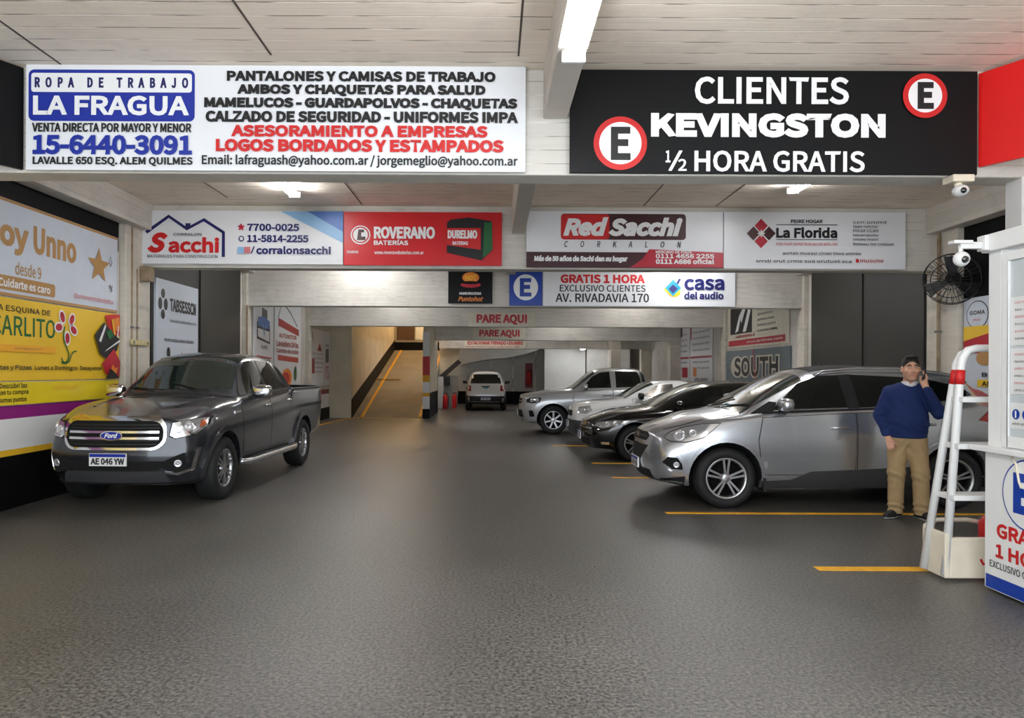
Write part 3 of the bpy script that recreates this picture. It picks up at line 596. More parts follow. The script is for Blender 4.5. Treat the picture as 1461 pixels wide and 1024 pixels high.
# posters behind the grey pickup
s = LW('tech_poster', 'tall white poster with a black clover logo beside the grey gate', 11.42, 13.05, 0.9, 3.06, P_cool, None, .09)
wtext(s, I_black, ('TABSESSCN', 11.9, 12.95, 2.44 + .12, 2.72 + .06, .03)); 
mb = MB(); [disc(mb, FL, 11.65 + dx, 2.66 + dz, a, b_, s.d + .004, 16) for dx, dz, a, b_ in ((0, .17, .07, .08), (0, -.17, .07, .08), (-.1, 0, .07, .10), (.1, 0, .07, .10))]; mb.build('clover_logo', I_black, s.root)
wtext(s, I_grey, (squiggle(40, 5), 11.9, 12.95, 2.38, 2.44, 0), (squiggle(41, 4), 11.7, 12.85, 2.05, 2.12, .01), (squiggle(42, 1), 11.7, 12.0, 1.55, 1.59, .02), (squiggle(43, 1), 12.2, 12.48, 1.55, 1.59, .02), (squiggle(44, 1), 12.65, 12.9, 1.55, 1.59, .02))
mb = MB(); disc(mb, FL, 11.85, 1.86, .06, .10, s.n()); mb.build('icon', I_black, s.root); mb = MB(); disc(mb, FL, 12.35, 1.82, .04, .06, s.n()); disc(mb, FL, 12.78, 1.82, .05, .07, s.n()); mb.build('icon', I_crim, s.root)
s = LW('tools_poster', 'white wall poster with a blue wrench badge behind the grey pickup', 16.25, 17.75, 0.9, 3.2, P_white)
for m, P in ((I_black, [(16.5, 2.32), (17.45, 2.22), (17.45, 2.67), (17.25, 2.67), (17.25, 3.02), (16.85, 3.07), (16.85, 2.72), (16.5, 2.72)]), (P_white, [(16.55, 2.37), (17.4, 2.27), (17.4, 2.52), (16.55, 2.57)]), (I_mid, [(16.55, 2.62), (17.42, 2.57), (17.42, 2.77), (16.95, 2.87), (16.55, 2.82)])): mb = MB(); flat(mb, FL, P, s.n()); mb.build('badge', m, s.root)
mb = MB(); stroke(mb, FL, [(16.9, 2.67), (17.0, 2.42), (17.12, 2.67)], .06, s.n()); mb.build('badge', I_sky, s.root)
wtext(s, I_grey, ('TALLERES', 16.75, 17.25, 2.10, 2.18, .02), ('SERVICIOS', 16.55, 17.5, 1.76, 1.9, .02)); mb = MB(); stroke(mb, FL, [(16.45, 1.62), (16.45, 1.92), (17.55, 1.88)], .03, s.n()); mb.build('badge', I_red, s.root)
s = LW('garage_poster', 'white wall poster with a dark arc, red bars and a food picture', 17.85, 20.3, 0.9, 3.4, P_white)
mb = MB(); stroke(mb, FL, [(18.15, 2.92), (18.35, 3.22), (18.7, 3.30), (19.3, 3.10), (19.9, 2.80)], .04, s.n()); mb.build('arc', I_black, s.root)
mb = MB(); flat(mb, FL, [(18.15, 2.72), (18.15, 2.92), (20.05, 2.72), (20.05, 2.54)], s.n()); flat(mb, FL, [(18.1, 1.85), (18.1, 1.98), (20.0, 1.94), (20.0, 1.80)], s.n()); mb.build('red_bar', mat('faded_red', (158, 50, 48), .5), s.root)
wtext(s, mat('faded_red', (158, 50, 48), .5), ('AUTOMOTOR', 18.2, 19.8, 2.42, 2.54, .01), ('Lavadero 24 hs', 17.98, 20.0, 2.2, 2.36, .02), ('Cambio de aceite', 17.98, 20.0, 2.04, 2.16, .01))
for m, a, b_, c, d in ((I_orange, 18.9, 1.40, .45, .24), (I_crim, 18.8, 1.38, .32, .16), (I_green, 19.7, 1.5, .12, .2)): mb = MB(); disc(mb, FL, a, b_, c, d, s.n()); mb.build('food_picture', m, s.root)
s = LW('notice_poster', 'pale notice poster with a red triangle on the wall beyond the second column', 21.45, 23.05, 1.12, 2.86, P_white)
mb = MB(); flat(mb, FL, [(22.2, 2.2), (22.8, 2.2), (22.5, 2.45)], s.n()); rect(mb, FL, 21.55, 21.85, 1.5, 1.95, s.n()); stroke(mb, FL, [(21.55, 2.75), (21.7, 2.5)], .05, s.n()); mb.build('red_marks', mat('faded_red', (158, 50, 48), .5), s.root)
wtext(s, I_grey, *[(squiggle(50 + i, 3), 21.6, 22.9, 2.08 - .14 * i, 2.14 - .14 * i, 0) for i in range(5)])
s = LW('phone_poster', 'pale poster with a dark phone picture at the foot of the ramp', 23.15, 23.95, 1.12, 2.86, P_white)
mb = MB(); flat(mb, FL, rrect(23.3, 23.75, 1.85, 2.3, .035), s.n()); mb.build('phone_picture', I_grey, s.root); wtext(s, I_grey, ('MOVIL', 23.3, 23.75, 2.36, 2.46, .02)); wtext(s, I_pink, ('rs', 23.3, 23.75, 1.3, 1.75, .0))
# ---- right wall posters
s = LW('plant_poster', 'cream poster with a dark plant photo and a red bar above the grey lettered board', 16.55, 20.85, 2.27, 3.45, P_cream, None, .03, FR, qR)
mb = MB(); rect(mb, FR, -20.6, -18.9, 2.66, 3.4, s.n()); mb.build('plant_photo', I_black, s.root)
mb = MB(); [flat(mb, FR, P, s.d + .004) for P in ([(-20.2, 2.7), (-19.9, 3.15), (-19.75, 3.13), (-19.95, 2.75)], [(-19.6, 2.7), (-19.2, 3.3), (-19.0, 3.25), (-19.35, 2.7)], [(-19.9, 3.15), (-19.6, 3.35), (-19.4, 3.3), (-19.7, 2.95)])]; mb.build('plant_photo', I_white, s.root)
mb = MB(); flat(mb, FR, [(-20.75, 2.33), (-16.75, 2.33), (-16.75, 2.49), (-20.75, 2.49)], s.n()); mb.build('red_bar', I_crim, s.root)
wtext(s, I_white, ('www.jardines.com', 19.3, 16.9, 2.37, 2.45, .01)); wtext(s, I_crim, ('JARDINERIA II', 20.2, 18.7, 2.54, 2.62, .02)); wtext(s, I_grey, *[(squiggle(60 + i, 2), 18.5, 17.6 - .1 * i, 3.2 - .14 * i, 3.27 - .14 * i, .02) for i in range(5)])
s = LW('lettered_board', 'slate grey board with large black and white letters above the black car', 16.45, 21.1, 1.25, 2.21, P_slate, None, .05, FR, qR)
mb = MB(); disc(mb, FR, -19.95, 1.74, .55, .30, s.n()); mb.build('letter_disc', P_cream, s.root)
wtext(s, P_cream, ('SOUTH', 20.32, 17.02, 1.44, 2.04, .10)); wtext(s, I_black, ('SOUTH', 20.2, 17.1, 1.48, 2.0, .03)); mb = MB(); stroke(mb, FR, [(-18.55, 1.35), (-18.75, 2.2)], .05, s.n()); mb.build('red_line', I_red, s.root)
for k, (nm, lb, y0, y1) in enumerate((('menu_poster', 'menu poster with a dark picture at its top, nearer the far end', 24.9, 27.3), ('menu_poster', 'menu poster without a picture, beside the pale column', 22.3, 24.8))):
    s = LW(nm, lb, y0, y1, 1.28, 3.25, P_white, None, .03, FR, qR); ym = (y0 + y1) / 2
    wtext(s, I_grey, *[(squiggle(70 + i + 9 * k, 3), y1 - .3, y0 + .3, 2.9 - .2 * i, 2.98 - .2 * i, .01) for i in range(7) if i != 4]); mb = MB(); rect(mb, FR, -y1 + .05, -y0 - .05, 2.06, 2.13, s.n()); rect(mb, FR, -y1 + .08, -y1 + .2, 2.7, 3.2, s.n()) if k else rect(mb, FR, -ym + .3, -y0 - .2, 1.4, 1.75, s.n()); mb.build('red_bar', I_crim, s.root)
    if k == 0: mb = MB(); rect(mb, FR, -y1 + .25, -ym + .3, 2.85, 3.22, s.n()); mb.build('food_picture', I_maroon, s.root)
    else: mb = MB(); rect(mb, FR, -y1 + .4, -y1 + .8, 1.45, 1.75, s.n()); mb.build('food_picture', I_orange, s.root); wtext(s, I_black, ('DELIVERY', y1 - .6, y0 + .4, 1.3, 1.4, .03))
s = LW('snack_poster', 'yellow and white food poster on the black wall behind the booth', 8.2, 10.42, 1.2, 2.67, P_cool, None, .03, FR, qR)
mb = MB(); disc(mb, FR, -10.12, 2.42, .23, .20, s.n()); mb.build('oval_logo', I_black, s.root); mb = MB(); disc(mb, FR, -10.12, 2.42, .215, .186, s.n()); mb.build('oval_logo', P_cool, s.root); wtext(s, I_black, ('GOMA', 10.28, 9.96, 2.42, 2.48, .035)); wtext(s, I_red, ('rio', 10.2, 10.05, 2.33, 2.37, .0))
mb = MB(); rect(mb, FR, -10.4, -8.2, 1.99, 2.26, s.n()); rect(mb, FR, -10.1, -8.2, 1.40, 1.50, s.n()); mb.build('yellow_band', P_yel, s.root)
mb = MB(); flat(mb, FR, [(-10.4, 1.9), (-10.4, 2.05), (-9.9, 2.14), (-9.3, 2.08), (-8.2, 2.1), (-8.2, 1.62), (-9.6, 1.62), (-9.75, 1.8), (-10.0, 1.86)], s.n()); mb.build('food_picture', I_crim, s.root); mb = MB(); disc(mb, FR, -9.95, 1.80, .17, .1, s.n()); mb.build('food_picture', I_gold, s.root)
wtext(s, I_black, ('KONG', 9.86, 9.0, 2.15, 2.22, .032), ('BURGER', 10.0, 9.2, 1.54, 1.60, .032), ('AMERICANO', 10.0, 9.1, 1.41, 1.48, .032), ('KA', 9.8, 9.4, 2.36, 2.46, .032))
# ------------------------------------------------------------------ booth with its window, shelf and printed side
KX, KY0, KY1 = 3.63, 3.0, 5.26
M_booth = mat('booth_white', (232, 232, 230), 0.4, noise=0.05, nscale=3)
t = thing('ticket_booth', 'white ticket booth with a printed side, window and shelf', 'booth', (KX + .8, 4.2, 0))
MB().box(KX, KX + 1.7, KY0, KY1, 0.02, 1.02).build('lower_body', M_booth, t, bevel=.006)
for a_ in ((KX + .04, KX + .10, KY0, KY0 + .1), (KX + .02, KX + .12, KY1 - .13, KY1), (KX + 1.6, KX + 1.7, KY1 - .1, KY1), (KX + 1.6, KX + 1.7, KY0, KY0 + .1)): MB().box(*a_, 1.05, 2.5).build('corner_post', M_booth, t, bevel=.006)
MB().box(KX + .1, KX + 1.65, KY1 - .05, KY1 - .02, 1.05, 2.5).build('end_wall', M_booth, t)
MB().box(KX - .02, KX + 1.75, KY0 - .05, KY1 + .03, 2.47, 2.60).build('roof', M_booth, t, bevel=.01)
MB().box(KX - .05, KX + .3, KY0, KY1 + .1, 1.015, 1.055).build('shelf', M_booth, t, bevel=.006)
wf = MB().box(KX + .01, KX + .06, KY1 - .21, KY1 - .15, 1.07, 2.44).box(KX + .01, KX + .06, KY0 + .1, KY0 + .16, 1.07, 2.44).box(KX + .01, KX + .06, KY0 + .16, KY1 - .21, 1.07, 1.14).box(KX + .01, KX + .06, KY0 + .16, KY1 - .21, 2.38, 2.44).build('window_frame', M_booth, t, bevel=.004)
MB().box(KX + .03, KX + .036, KY0 + .16, KY1 - .21, 1.14, 2.38).build('pane', mat('booth_pane', (196, 202, 204), .15), wf)
FK = Frame((KX, 0, 0), (0, -1, 0))
def kp(name, m, fn, off=.004): mb = MB(); fn(mb, off); return mb.build(name, m, t)
kp('blue_band', P_blue, lambda mb, n: rect(mb, FK, -KY1 + .02, -KY0, .03, .125, n)); kp('ring', P_blue, lambda mb, n: disc(mb, FK, -4.83, .755, .245, None, n)); kp('ring', M_booth, lambda mb, n: disc(mb, FK, -4.83, .755, .233, None, n), .006)
kp('lettering', P_blue, lambda mb, n: letter(mb, FK, 'E', -4.965, -4.74, .62, .90, n, .035), .008); kp('lettering', I_red, lambda mb, n: (letter(mb, FK, 'GRATIS', -5.13, -4.58, .41, .515, n, .032), letter(mb, FK, '1 HORA', -5.14, -4.58, .265, .365, n, .032)))
kp('lettering', I_black, lambda mb, n: letter(mb, FK, 'EXCLUSIVO CLIENTES', -5.2, -4.62, .185, .235, n, .0))
MB().tube([(KX - .012, 4.97, 1.0), (KX - .014, 4.93, .96), (KX - .014, 4.9, .84), (KX - .012, 4.88, .8)], .008).build('cable', M_cream, t)
FW = Frame((KX + .03, 0, 0), (0, -1, 0))
for k, (z0, z1, lb) in enumerate(((1.78, 2.12, 'upper paper notice with pink and grey lines in the booth window'), (1.44, 1.76, 'middle paper notice of grey and pink lines in the booth window'), (1.20, 1.38, 'small paper notice with two blue roundels in the booth window'))):
    nt_ = thing('paper_notice', lb, 'notice', (KX + .03, 4.85, z0)); MB().box(KX + .026, KX + .029, 4.45, 5.04, z0, z1).build('sheet', M_white, nt_)
    if k < 2:
        for m, r in ((I_pink, (0, 2, 4)), (I_grey, (1, 3, 5))):
            mb = MB(); [letter(mb, FW, squiggle(90 + 7 * k + i, 4), -5.0, -4.55, z1 - .05 - .05 * i, z1 - .03 - .05 * i, .006) for i in r]; mb.build('lettering', m, nt_)
    else:
        mb = MB(); disc(mb, FW, -4.985, 1.30, .036, None, .006); disc(mb, FW, -4.89, 1.30, .036, None, .006); mb.build('roundel', P_blue, nt_); mb = MB(); rect(mb, FW, -4.992, -4.978, 1.275, 1.325, .008); letter(mb, FW, 'S', -4.905, -4.875, 1.278, 1.322, .008, .04); mb.build('roundel_mark', I_white, nt_); mb = MB(); letter(mb, FW, squiggle(99, 4), -5.02, -4.7, 1.225, 1.245, .006); mb.build('lettering', I_grey, nt_)
# ------------------------------------------------------------------ vehicles
def paint(name, rgb, metal=0.6, rough=0.28): return mat(name, rgb, rough, metal, coat=1.0)
V_glass = mat('tinted_glass', (10, 16, 16), 0.04, spec=0.7, coat=0.5); V_gglass = mat('green_tinted_glass', (24, 36, 33), 0.05, spec=0.8, coat=0.6)
V_chrome = mat('chrome', (225, 225, 228), 0.08, 1.0); V_alloy = mat('alloy', (190, 190, 192), 0.25, 0.9); V_tyre = mat('tyre_rubber', (20, 20, 21), 0.7, bump=0.15, bscale=30)
V_trim = mat('grained_trim', (24, 24, 25), 0.55); V_dark = mat('well_black', (6, 6, 6), 0.9); V_lamp = mat('lamp_silver', (206, 208, 212), 0.12, 0.75, coat=1.0)
V_bulb = mat('lamp_bowl', (236, 236, 240), 0.05, 0.6, coat=1.0); V_amber = mat('lamp_amber', (190, 84, 20), 0.2, coat=1.0); V_tail = mat('lamp_red', (150, 12, 14), 0.15, coat=1.0)
V_plate = mat('plate_white', (232, 232, 232), 0.4); V_dull = mat('grey_cladding', (58, 59, 61), 0.5)
def pchip(kn):
    xs = [k[0] for k in kn]; ys = [k[1] for k in kn]; n = len(xs)
    if n == 1: return lambda x: ys[0]
    h = [xs[i + 1] - xs[i] for i in range(n - 1)]; d = [(ys[i + 1] - ys[i]) / h[i] for i in range(n - 1)]; m = [0] * n
    m[0], m[-1] = d[0], d[-1]
    for i in range(1, n - 1):
        if d[i - 1] * d[i] > 0:
            w1, w2 = 2 * h[i] + h[i - 1], h[i] + 2 * h[i - 1]; m[i] = (w1 + w2) / (w1 / d[i - 1] + w2 / d[i])
    def f(x):
        if x <= xs[0]: return ys[0]
        if x >= xs[-1]: return ys[-1]
        i = max(j for j in range(n - 1) if xs[j] <= x); t = (x - xs[i]) / h[i]
        return (1 + 2 * t) * (1 - t) ** 2 * ys[i] + t * (1 - t) ** 2 * h[i] * m[i] + t * t * (3 - 2 * t) * ys[i + 1] + t * t * (t - 1) * h[i] * m[i + 1]
    return f
def fillet(P, R, kc=4, ks=3):
    """polyline with each inner corner rounded; always the same number of points"""
    out = [P[0]]; n = len(P); prev = P[0]
    for i in range(1, n):
        if i < n - 1:
            a, b, c = P[i - 1], P[i], P[i + 1]; la = math.hypot(b[0] - a[0], b[1] - a[1]); lc = math.hypot(c[0] - b[0], c[1] - b[1])
            r1 = min(R[i], la * .45); r2 = min(R[i], lc * .45)
            s_ = (b[0] + (a[0] - b[0]) * r1 / max(la, 1e-6), b[1] + (a[1] - b[1]) * r1 / max(la, 1e-6)); e = (b[0] + (c[0] - b[0]) * r2 / max(lc, 1e-6), b[1] + (c[1] - b[1]) * r2 / max(lc, 1e-6))
        else: s_ = P[i]; e = None
        for k in range(1, ks + 1): t = k / ks; out.append((prev[0] + (s_[0] - prev[0]) * t, prev[1] + (s_[1] - prev[1]) * t))
        if e is not None:
            for k in range(1, kc + 1): t = k / kc; out.append(((1 - t) ** 2 * s_[0] + 2 * t * (1 - t) * b[0] + t * t * e[0], (1 - t) ** 2 * s_[1] + 2 * t * (1 - t) * b[1] + t * t * e[1]))
            prev = e
    return out
class Car:
    def __init__(s, name, label, cat, loc, rz, cfg, body_mat, dx=0.04):
        s.c = cfg; s.root = thing(name, label, cat, loc, rz); s.paint = body_mat; L = cfg['L']; s.L = L
        cv = {k: pchip(v) for k, v in cfg['curves'].items()}; s.cv = cv; R = cfg.get('R', [0, .2, .12, .05, .15, .12, .06, 0])
        xs = [0, .008, .02, .04, .07]; x = .07
        while x < L - .1: x += dx; xs.append(min(x, L - .07))
        xs = sorted(set([round(v, 4) for v in xs + [L - .07, L - .04, L - .02, L - .008, L]])); secs = []
        for x in xs:
            e = 1.0; E = .07                                # rounded vertical edges of nose and tail
            q_ = min(x, L - x)
            if q_ < E: e = 1 - .07 * (1 - math.sqrt(max(0, 1 - (1 - q_ / E) ** 2)))
            zt = cv['zt'](x); wr = cv['wr'](x) * e; zr = zt - cv['crown'](x); wb = cv['wb'](x) * e; zb = min(cv['zb'](x), zr - .004); wm = cv['wm'](x) * e; zm = min(cv['zm'](x), zb - .02); ws = cv['ws'](x) * e; zs = min(cv['zs'](x), zm - .02); zf = cv['zf'](x)
            zc = zt - cv['dip'](x) if 'dip' in cv else zt
            P = [(0, zc), (wr * .55, zc - cv['crown'](x) * .22), (wr, zr), (wb, zb), (wm, zm), (ws, zs), (ws - .05, zf), (0, zf)]
            if 'dip' in cv and cv['dip'](x) > .05: P[1] = (wr - .02, zc)
            secs.append(fillet(P, R))
        n = len(secs[0]); V = []; Fc = []
        for x, S in zip(xs, secs):
            for y, z in S: V.append([x, -y, z])
            for y, z in S[1:-1][::-1]: V.append([x, y, z])
        m = 2 * n - 2
        for i in range(len(xs) - 1):
            for k in range(m): Fc.append((i * m + k, i * m + (k + 1) % m, (i + 1) * m + (k + 1) % m, (i + 1) * m + k))
        for i, fl_ in ((0, 0), (len(xs) - 1, 1)):          # end caps as grids
            nc = 14; b0 = i * m; S = secs[i]; x = xs[i]; rows = []
            for j in range(n):
                if j in (0, n - 1): rows.append([b0 + j] * (nc + 1)); continue
                row = [b0 + j]
                for c_ in range(1, nc): V.append([x, S[j][0] * (-1 + 2 * c_ / nc), S[j][1]]); row.append(len(V) - 1)
                row.append(b0 + m - j); rows.append(row)
            for j in range(n - 1):
                for c_ in range(nc):
                    f = [rows[j][c_], rows[j][c_ + 1], rows[j + 1][c_ + 1], rows[j + 1][c_]]; g = []
                    for v in f:
                        if v not in g: g.append(v)
                    if len(g) > 2: Fc.append(g if fl_ else g[::-1])
        nose, tail = pchip(cfg['nose']), pchip(cfg['tail']); bn, bt = cfg.get('bow', (.2, .1)); W = cfg['W'] / 2
        for v in V:
            x, y, z = v; a = max(0, 1 - x / .8); a = a * a * (3 - 2 * a); b = max(0, 1 - (L - x) / .7); b = b * b * (3 - 2 * b); yy = abs(y) / W
            v[0] = x + a * (nose(z) + bn * yy ** 2.6) - b * (tail(z) + bt * yy ** 3)
        me = bpy.data.meshes.new('body'); me.from_pydata(V, [], Fc); me.update()
        s.bvh = BVHTree.FromPolygons([Vector(v) for v in V], Fc)
        bm = bmesh.new(); bm.from_mesh(me); bmesh.ops.recalc_face_normals(bm, faces=bm.faces)
        for f in bm.faces: f.smooth = True
        bm.to_mesh(me); bm.free(); me.materials.append(body_mat); me.materials.append(V_dark)
        o = bpy.data.objects.new('body', me); link(o, s.root); s.body = o
        wr_ = cfg['wheel_r']; cut = MB()
        for wx in cfg['axles']:
            for sg in (-1, 1): cut.lathe([(0, 0), (wr_ * cfg.get('arch', 1.17), 0), (wr_ * cfg.get('arch', 1.17), .42), (0, .42)], (wx, sg * (W - .36), wr_ * 1.03), (0, sg, 0), 40)
        co = cut.build('cutter', V_dark, s.root, local=True); md = o.modifiers.new('arches', 'BOOLEAN'); md.object = co; md.operation = 'DIFFERENCE'; md.solver = 'FAST'
        try: md.material_mode = 'TRANSFER'
        except Exception: pass
        dg = bpy.context.evaluated_depsgraph_get(); m2 = bpy.data.meshes.new_from_object(o.evaluated_get(dg)); o.modifiers.clear()
        if len(m2.polygons) > 100: o.data = m2; m2.name = 'body'
        bpy.data.objects.remove(co)
        me = o.data; dk = [i for i, mm in enumerate(me.materials) if mm and mm.name.startswith('well')]
        ra = wr_ * cfg.get('arch', 1.17); yi = W - .36
        for p in me.polygons:                               # underside and wheel wells are black
            c_ = p.center; d_ = min(math.hypot(c_.x - wx, c_.z - wr_ * 1.03) for wx in cfg['axles'])
            if dk and ((p.normal.z < -.85 and c_.z < .6) or (d_ < ra - .01 and abs(abs(c_.y) - yi) < .01) or (abs(d_ - ra) < .012 and abs(c_.y) > yi - .01 and abs(p.normal.y) < .3)): p.material_index = dk[0]; p.use_smooth = False
        me.set_sharp_from_angle(angle=0.7)
        s.wheels()
    def wheels(s):
        c = s.c; r = c['wheel_r']; tw = c.get('tyre_w', .22); rr = c.get('rim_r', r * .64); k = 0
        proto = None
        for wx in c['axles']:
            for sg in (-1, 1):
                W = c['W'] / 2 - .015; y0 = sg * (W - tw)
                prof = [(rr, .01), (rr + .03, 0), (r - .04, 0), (r - .012, .02), (r, .05), (r, tw - .05), (r - .012, tw - .02), (r - .045, tw + .004), (rr + .03, tw + .002), (rr, tw - .015), (rr - .01, tw - .03), (rr - .02, .03), (rr, .01)]
                o = MB().lathe(prof, (wx, y0, r), (0, sg, 0), 44).build('wheel', V_tyre, s.root, local=True)
                yo = y0 + sg * (tw - .03); mb = MB(); n = c.get('spokes', 5); dbl = c.get('double', True)
                mb.lathe([(rr, .018), (rr - .012, .02), (rr - .028, .006), (rr - .03, -.08), (rr - .0, -.1)], (wx, yo, r), (0, sg, 0), 44)
                mb.lathe([(0, .012), (.035, .012), (.06, .006), (.07, -.03)], (wx, yo, r), (0, sg, 0), 20)
                for i in range(n):
                    for da in ((-.20, .20) if dbl else (0,)):
                        a = 2 * PI * i / n + PI / 2; e = Vector((math.cos(a + da * .75), 0, math.sin(a + da * .75))); b = Vector((math.cos(a + da * 1.4), 0, math.sin(a + da * 1.4)))
                        mb.bar(Vector((wx, yo - sg * .004, r)) + b * .045, Vector((wx, yo + sg * .002, r)) + e * (rr - .012), c.get('spoke_w', .03), .03, (0, 1, 0))
                mb.build('rim', V_alloy, o, local=True)
                MB().lathe([(0, 0), (rr - .03, 0)], (wx, yo - sg * .075, r), (0, sg, 0), 32).lathe([(.06, .02), (rr * .72, .02), (rr * .72, 0)], (wx, yo - sg * .07, r), (0, sg, 0), 32).build('brake_disc', mat('brake_dark', (16, 15, 15), .9, 0, spec=.1), o, local=True)
    # --- panels laid on the body surface
    def panel(s, name, m, polys, view='side', off=.004, side=-1, depth=.012, step=.05, parent=None, smooth=True, label=None, lift=None):
        """polygons drawn in side (x,z), front/back (y,z) or top (x,y) elevation, laid on the body with thickness"""
        if not isinstance(polys[0][0], (tuple, list)): polys = [polys]
        bm = bmesh.new()
        for P in polys:
            vs_ = [bm.verts.new((p[0], p[1], 0)) for p in P]; bm.faces.new(vs_)
        bmesh.ops.remove_doubles(bm, verts=bm.verts, dist=1e-5)
        lo = [min(v.co[k] for v in bm.verts) for k in (0, 1)]; hi = [max(v.co[k] for v in bm.verts) for k in (0, 1)]
        for k in (0, 1):
            t = math.ceil((lo[k] + 1e-4) / step) * step
            while t < hi[k] - 1e-4:
                no = Vector((1, 0, 0)) if k == 0 else Vector((0, 1, 0))
                bmesh.ops.bisect_plane(bm, geom=bm.verts[:] + bm.edges[:] + bm.faces[:], plane_co=no * t, plane_no=no); t += step
        ok = True
        for v in bm.verts:
            a, b = v.co.x, v.co.y
            if view == 'side': o_, d = Vector((a, side * 3, b)), Vector((0, -side, 0))
            elif view == 'front': o_, d = Vector((-3, a, b)), Vector((1, 0, 0))
            elif view == 'back': o_, d = Vector((s.L + 3, a, b)), Vector((-1, 0, 0))
            else: o_, d = Vector((a, b, 4)), Vector((0, 0, -1))
            h = s.bvh.ray_cast(o_, d)
            if h[0] is None:
                g = Vector((a, side * s.c['W'] / 2, b)) if view == 'side' else (Vector((0, a, b)) if view == 'front' else (Vector((s.L, a, b)) if view == 'back' else Vector((a, b, 1.5))))
                h = s.bvh.find_nearest(g)
            nrm = h[1]
            if nrm.dot(d) > 0: nrm = -nrm
            v.co = h[0] + nrm * off; v.normal = nrm
        bm.normal_update()
        dd = {'side': Vector((0, side, 0)), 'front': Vector((-1, 0, 0)), 'back': Vector((1, 0, 0)), 'top': Vector((0, 0, 1))}[view]
        for f in bm.faces:
            if f.normal.dot(dd) < 0: f.normal_flip()
            f.smooth = smooth
        be = [e for e in bm.edges if len(e.link_faces) == 1]; bm.normal_update()
        vn = {v: v.normal.copy() for e in be for v in e.verts}
        r = bmesh.ops.extrude_edge_only(bm, edges=be); nv = [g for g in r['geom'] if isinstance(g, bmesh.types.BMVert)]
        old = list(vn.items())
        for v in nv:
            best = min(old, key=lambda t: (t[0].co - v.co).length_squared) if len(old) < 4000 else old[0]
            v.co = v.co - best[1] * (off + depth)
        for f in [g for g in r['geom'] if isinstance(g, bmesh.types.BMFace)]: f.smooth = False
        for e in be: e.smooth = False
        bmesh.ops.recalc_face_normals(bm, faces=bm.faces)
        me = bpy.data.meshes.new(name); bm.to_mesh(me); bm.free(); me.materials.append(m)
        o = bpy.data.objects.new(name, me); link(o, parent or s.root)
        if label: o['label'] = label
        return o
    def hit(s, view, a, b, side=-1):
        o_, d = {'side': (Vector((a, side * 3, b)), Vector((0, -side, 0))), 'front': (Vector((-3, a, b)), Vector((1, 0, 0))), 'back': (Vector((s.L + 3, a, b)), Vector((-1, 0, 0))), 'top': (Vector((a, b, 4)), Vector((0, 0, -1)))}[view]
        h = s.bvh.ray_cast(o_, d); return h[0] or s.bvh.find_nearest(o_)[0], (h[1] if h[1] is not None else -d)
    def frame_panel(s, name, m, outer, inner, **k):
        """ring between two outlines with the same number of points"""
        n = len(outer); return s.panel(name, m, [[outer[i], outer[(i + 1) % n], inner[(i + 1) % n], inner[i]] for i in range(n)], **k)
    def door(s, poly, hx, hz, side, handle_m):
        cx = sum(p[0] for p in poly) / len(poly); cz = sum(p[1] for p in poly) / len(poly); g = .007
        out = [(p[0] + (g if p[0] > cx else -g), p[1] + (g if p[1] > cz else -g)) for p in poly]
        d = s.panel('door', s.paint, poly, 'side', .0045, side, step=.08); s.panel('door_seam', V_dark, out, 'side', .0018, side, .004, step=.08, parent=d)
        p, nn = s.hit('side', hx, hz, side); y = p.y
        MB().tube([(hx - .10, y + side * .008, hz), (hx - .09, y + side * .035, hz), (hx + .09, y + side * .035, hz + .004), (hx + .10, y + side * .008, hz + .004)], .014, 8).build('door_handle', handle_m, d, local=True)
        return d
    def mirror(s, x, z, side, m, size=(.07, .13, .085)):
        p, nn = s.hit('side', x, z - .05, side); y = p.y + side * (.05 + size[1])
        o = MB().ball((x, y, z), size, 20).build('mirror', m, s.root, local=True)
        for v in o.data.vertices:                           # squarer than an egg
            d = Vector(((v.co.x - x) / size[0], (v.co.y - y) / size[1], (v.co.z - z) / size[2])); k = max(abs(d.x), abs(d.y), abs(d.z), 1e-6); q_ = d.length / k; f = q_ ** .55
            v.co = Vector((x + d.x * size[0] * f, y + d.y * size[1] * f, z + d.z * size[2] * f))
        MB().bar((x + .02, y - side * size[1] * .4, z - size[2] * .8), (x + .03, p.y - side * .02, z - size[2] * 1.1), .09, .05).build('mirror_arm', V_trim, o, local=True)
        return o
    def plate(s, view, y, z, w=.40, h=.13, txt='AE 046 YW', off=.02):
        p, nn = s.hit(view, y, z); sg = -1 if view == 'front' else 1; x = p.x + sg * off
        o = MB().box(x, x + sg * -.02, y - w / 2, y + w / 2, z - h / 2, z + h / 2).build('license_plate', V_plate, s.root, bevel=.003, local=True)
        fr_ = Frame((x, 0, 0), (0, -1, 0)) if sg < 0 else Frame((x, 0, 0), (0, 1, 0)); k = -1 if sg < 0 else 1
        rb = MB(); rect(rb, fr_, k * y - w / 2 + .006, k * y + w / 2 - .006, z + h * .22, z + h / 2 - .004, .0015); rb.build('plate_band', I_blue, o, local=True)
        tb = MB(); letter(tb, fr_, txt, k * y - w * .45, k * y + w * .45, z - h * .38, z + h * .14, .002, .03); tb.build('lettering', I_black, o, local=True)
        return o
    def lens(s, parent, view, pts, r, m=V_bulb, name='lamp_bowl', push=.005, side=-1):
        for a, b in pts:
            p, nn = s.hit(view, a, b, side); nn = nn if nn.dot(Vector((-1, 0, 0)) if view == 'front' else Vector((0, side, 0))) > 0 else -nn
            MB().lathe([(r, -.004), (r, push), (r * .92, push + .01), (r * .7, push + .004), (r * .35, push - .002), (0, push + .012)], p, nn, 24).build(name, m, parent, local=True)
def refl(P): return [(-a, b) for a, b in P]
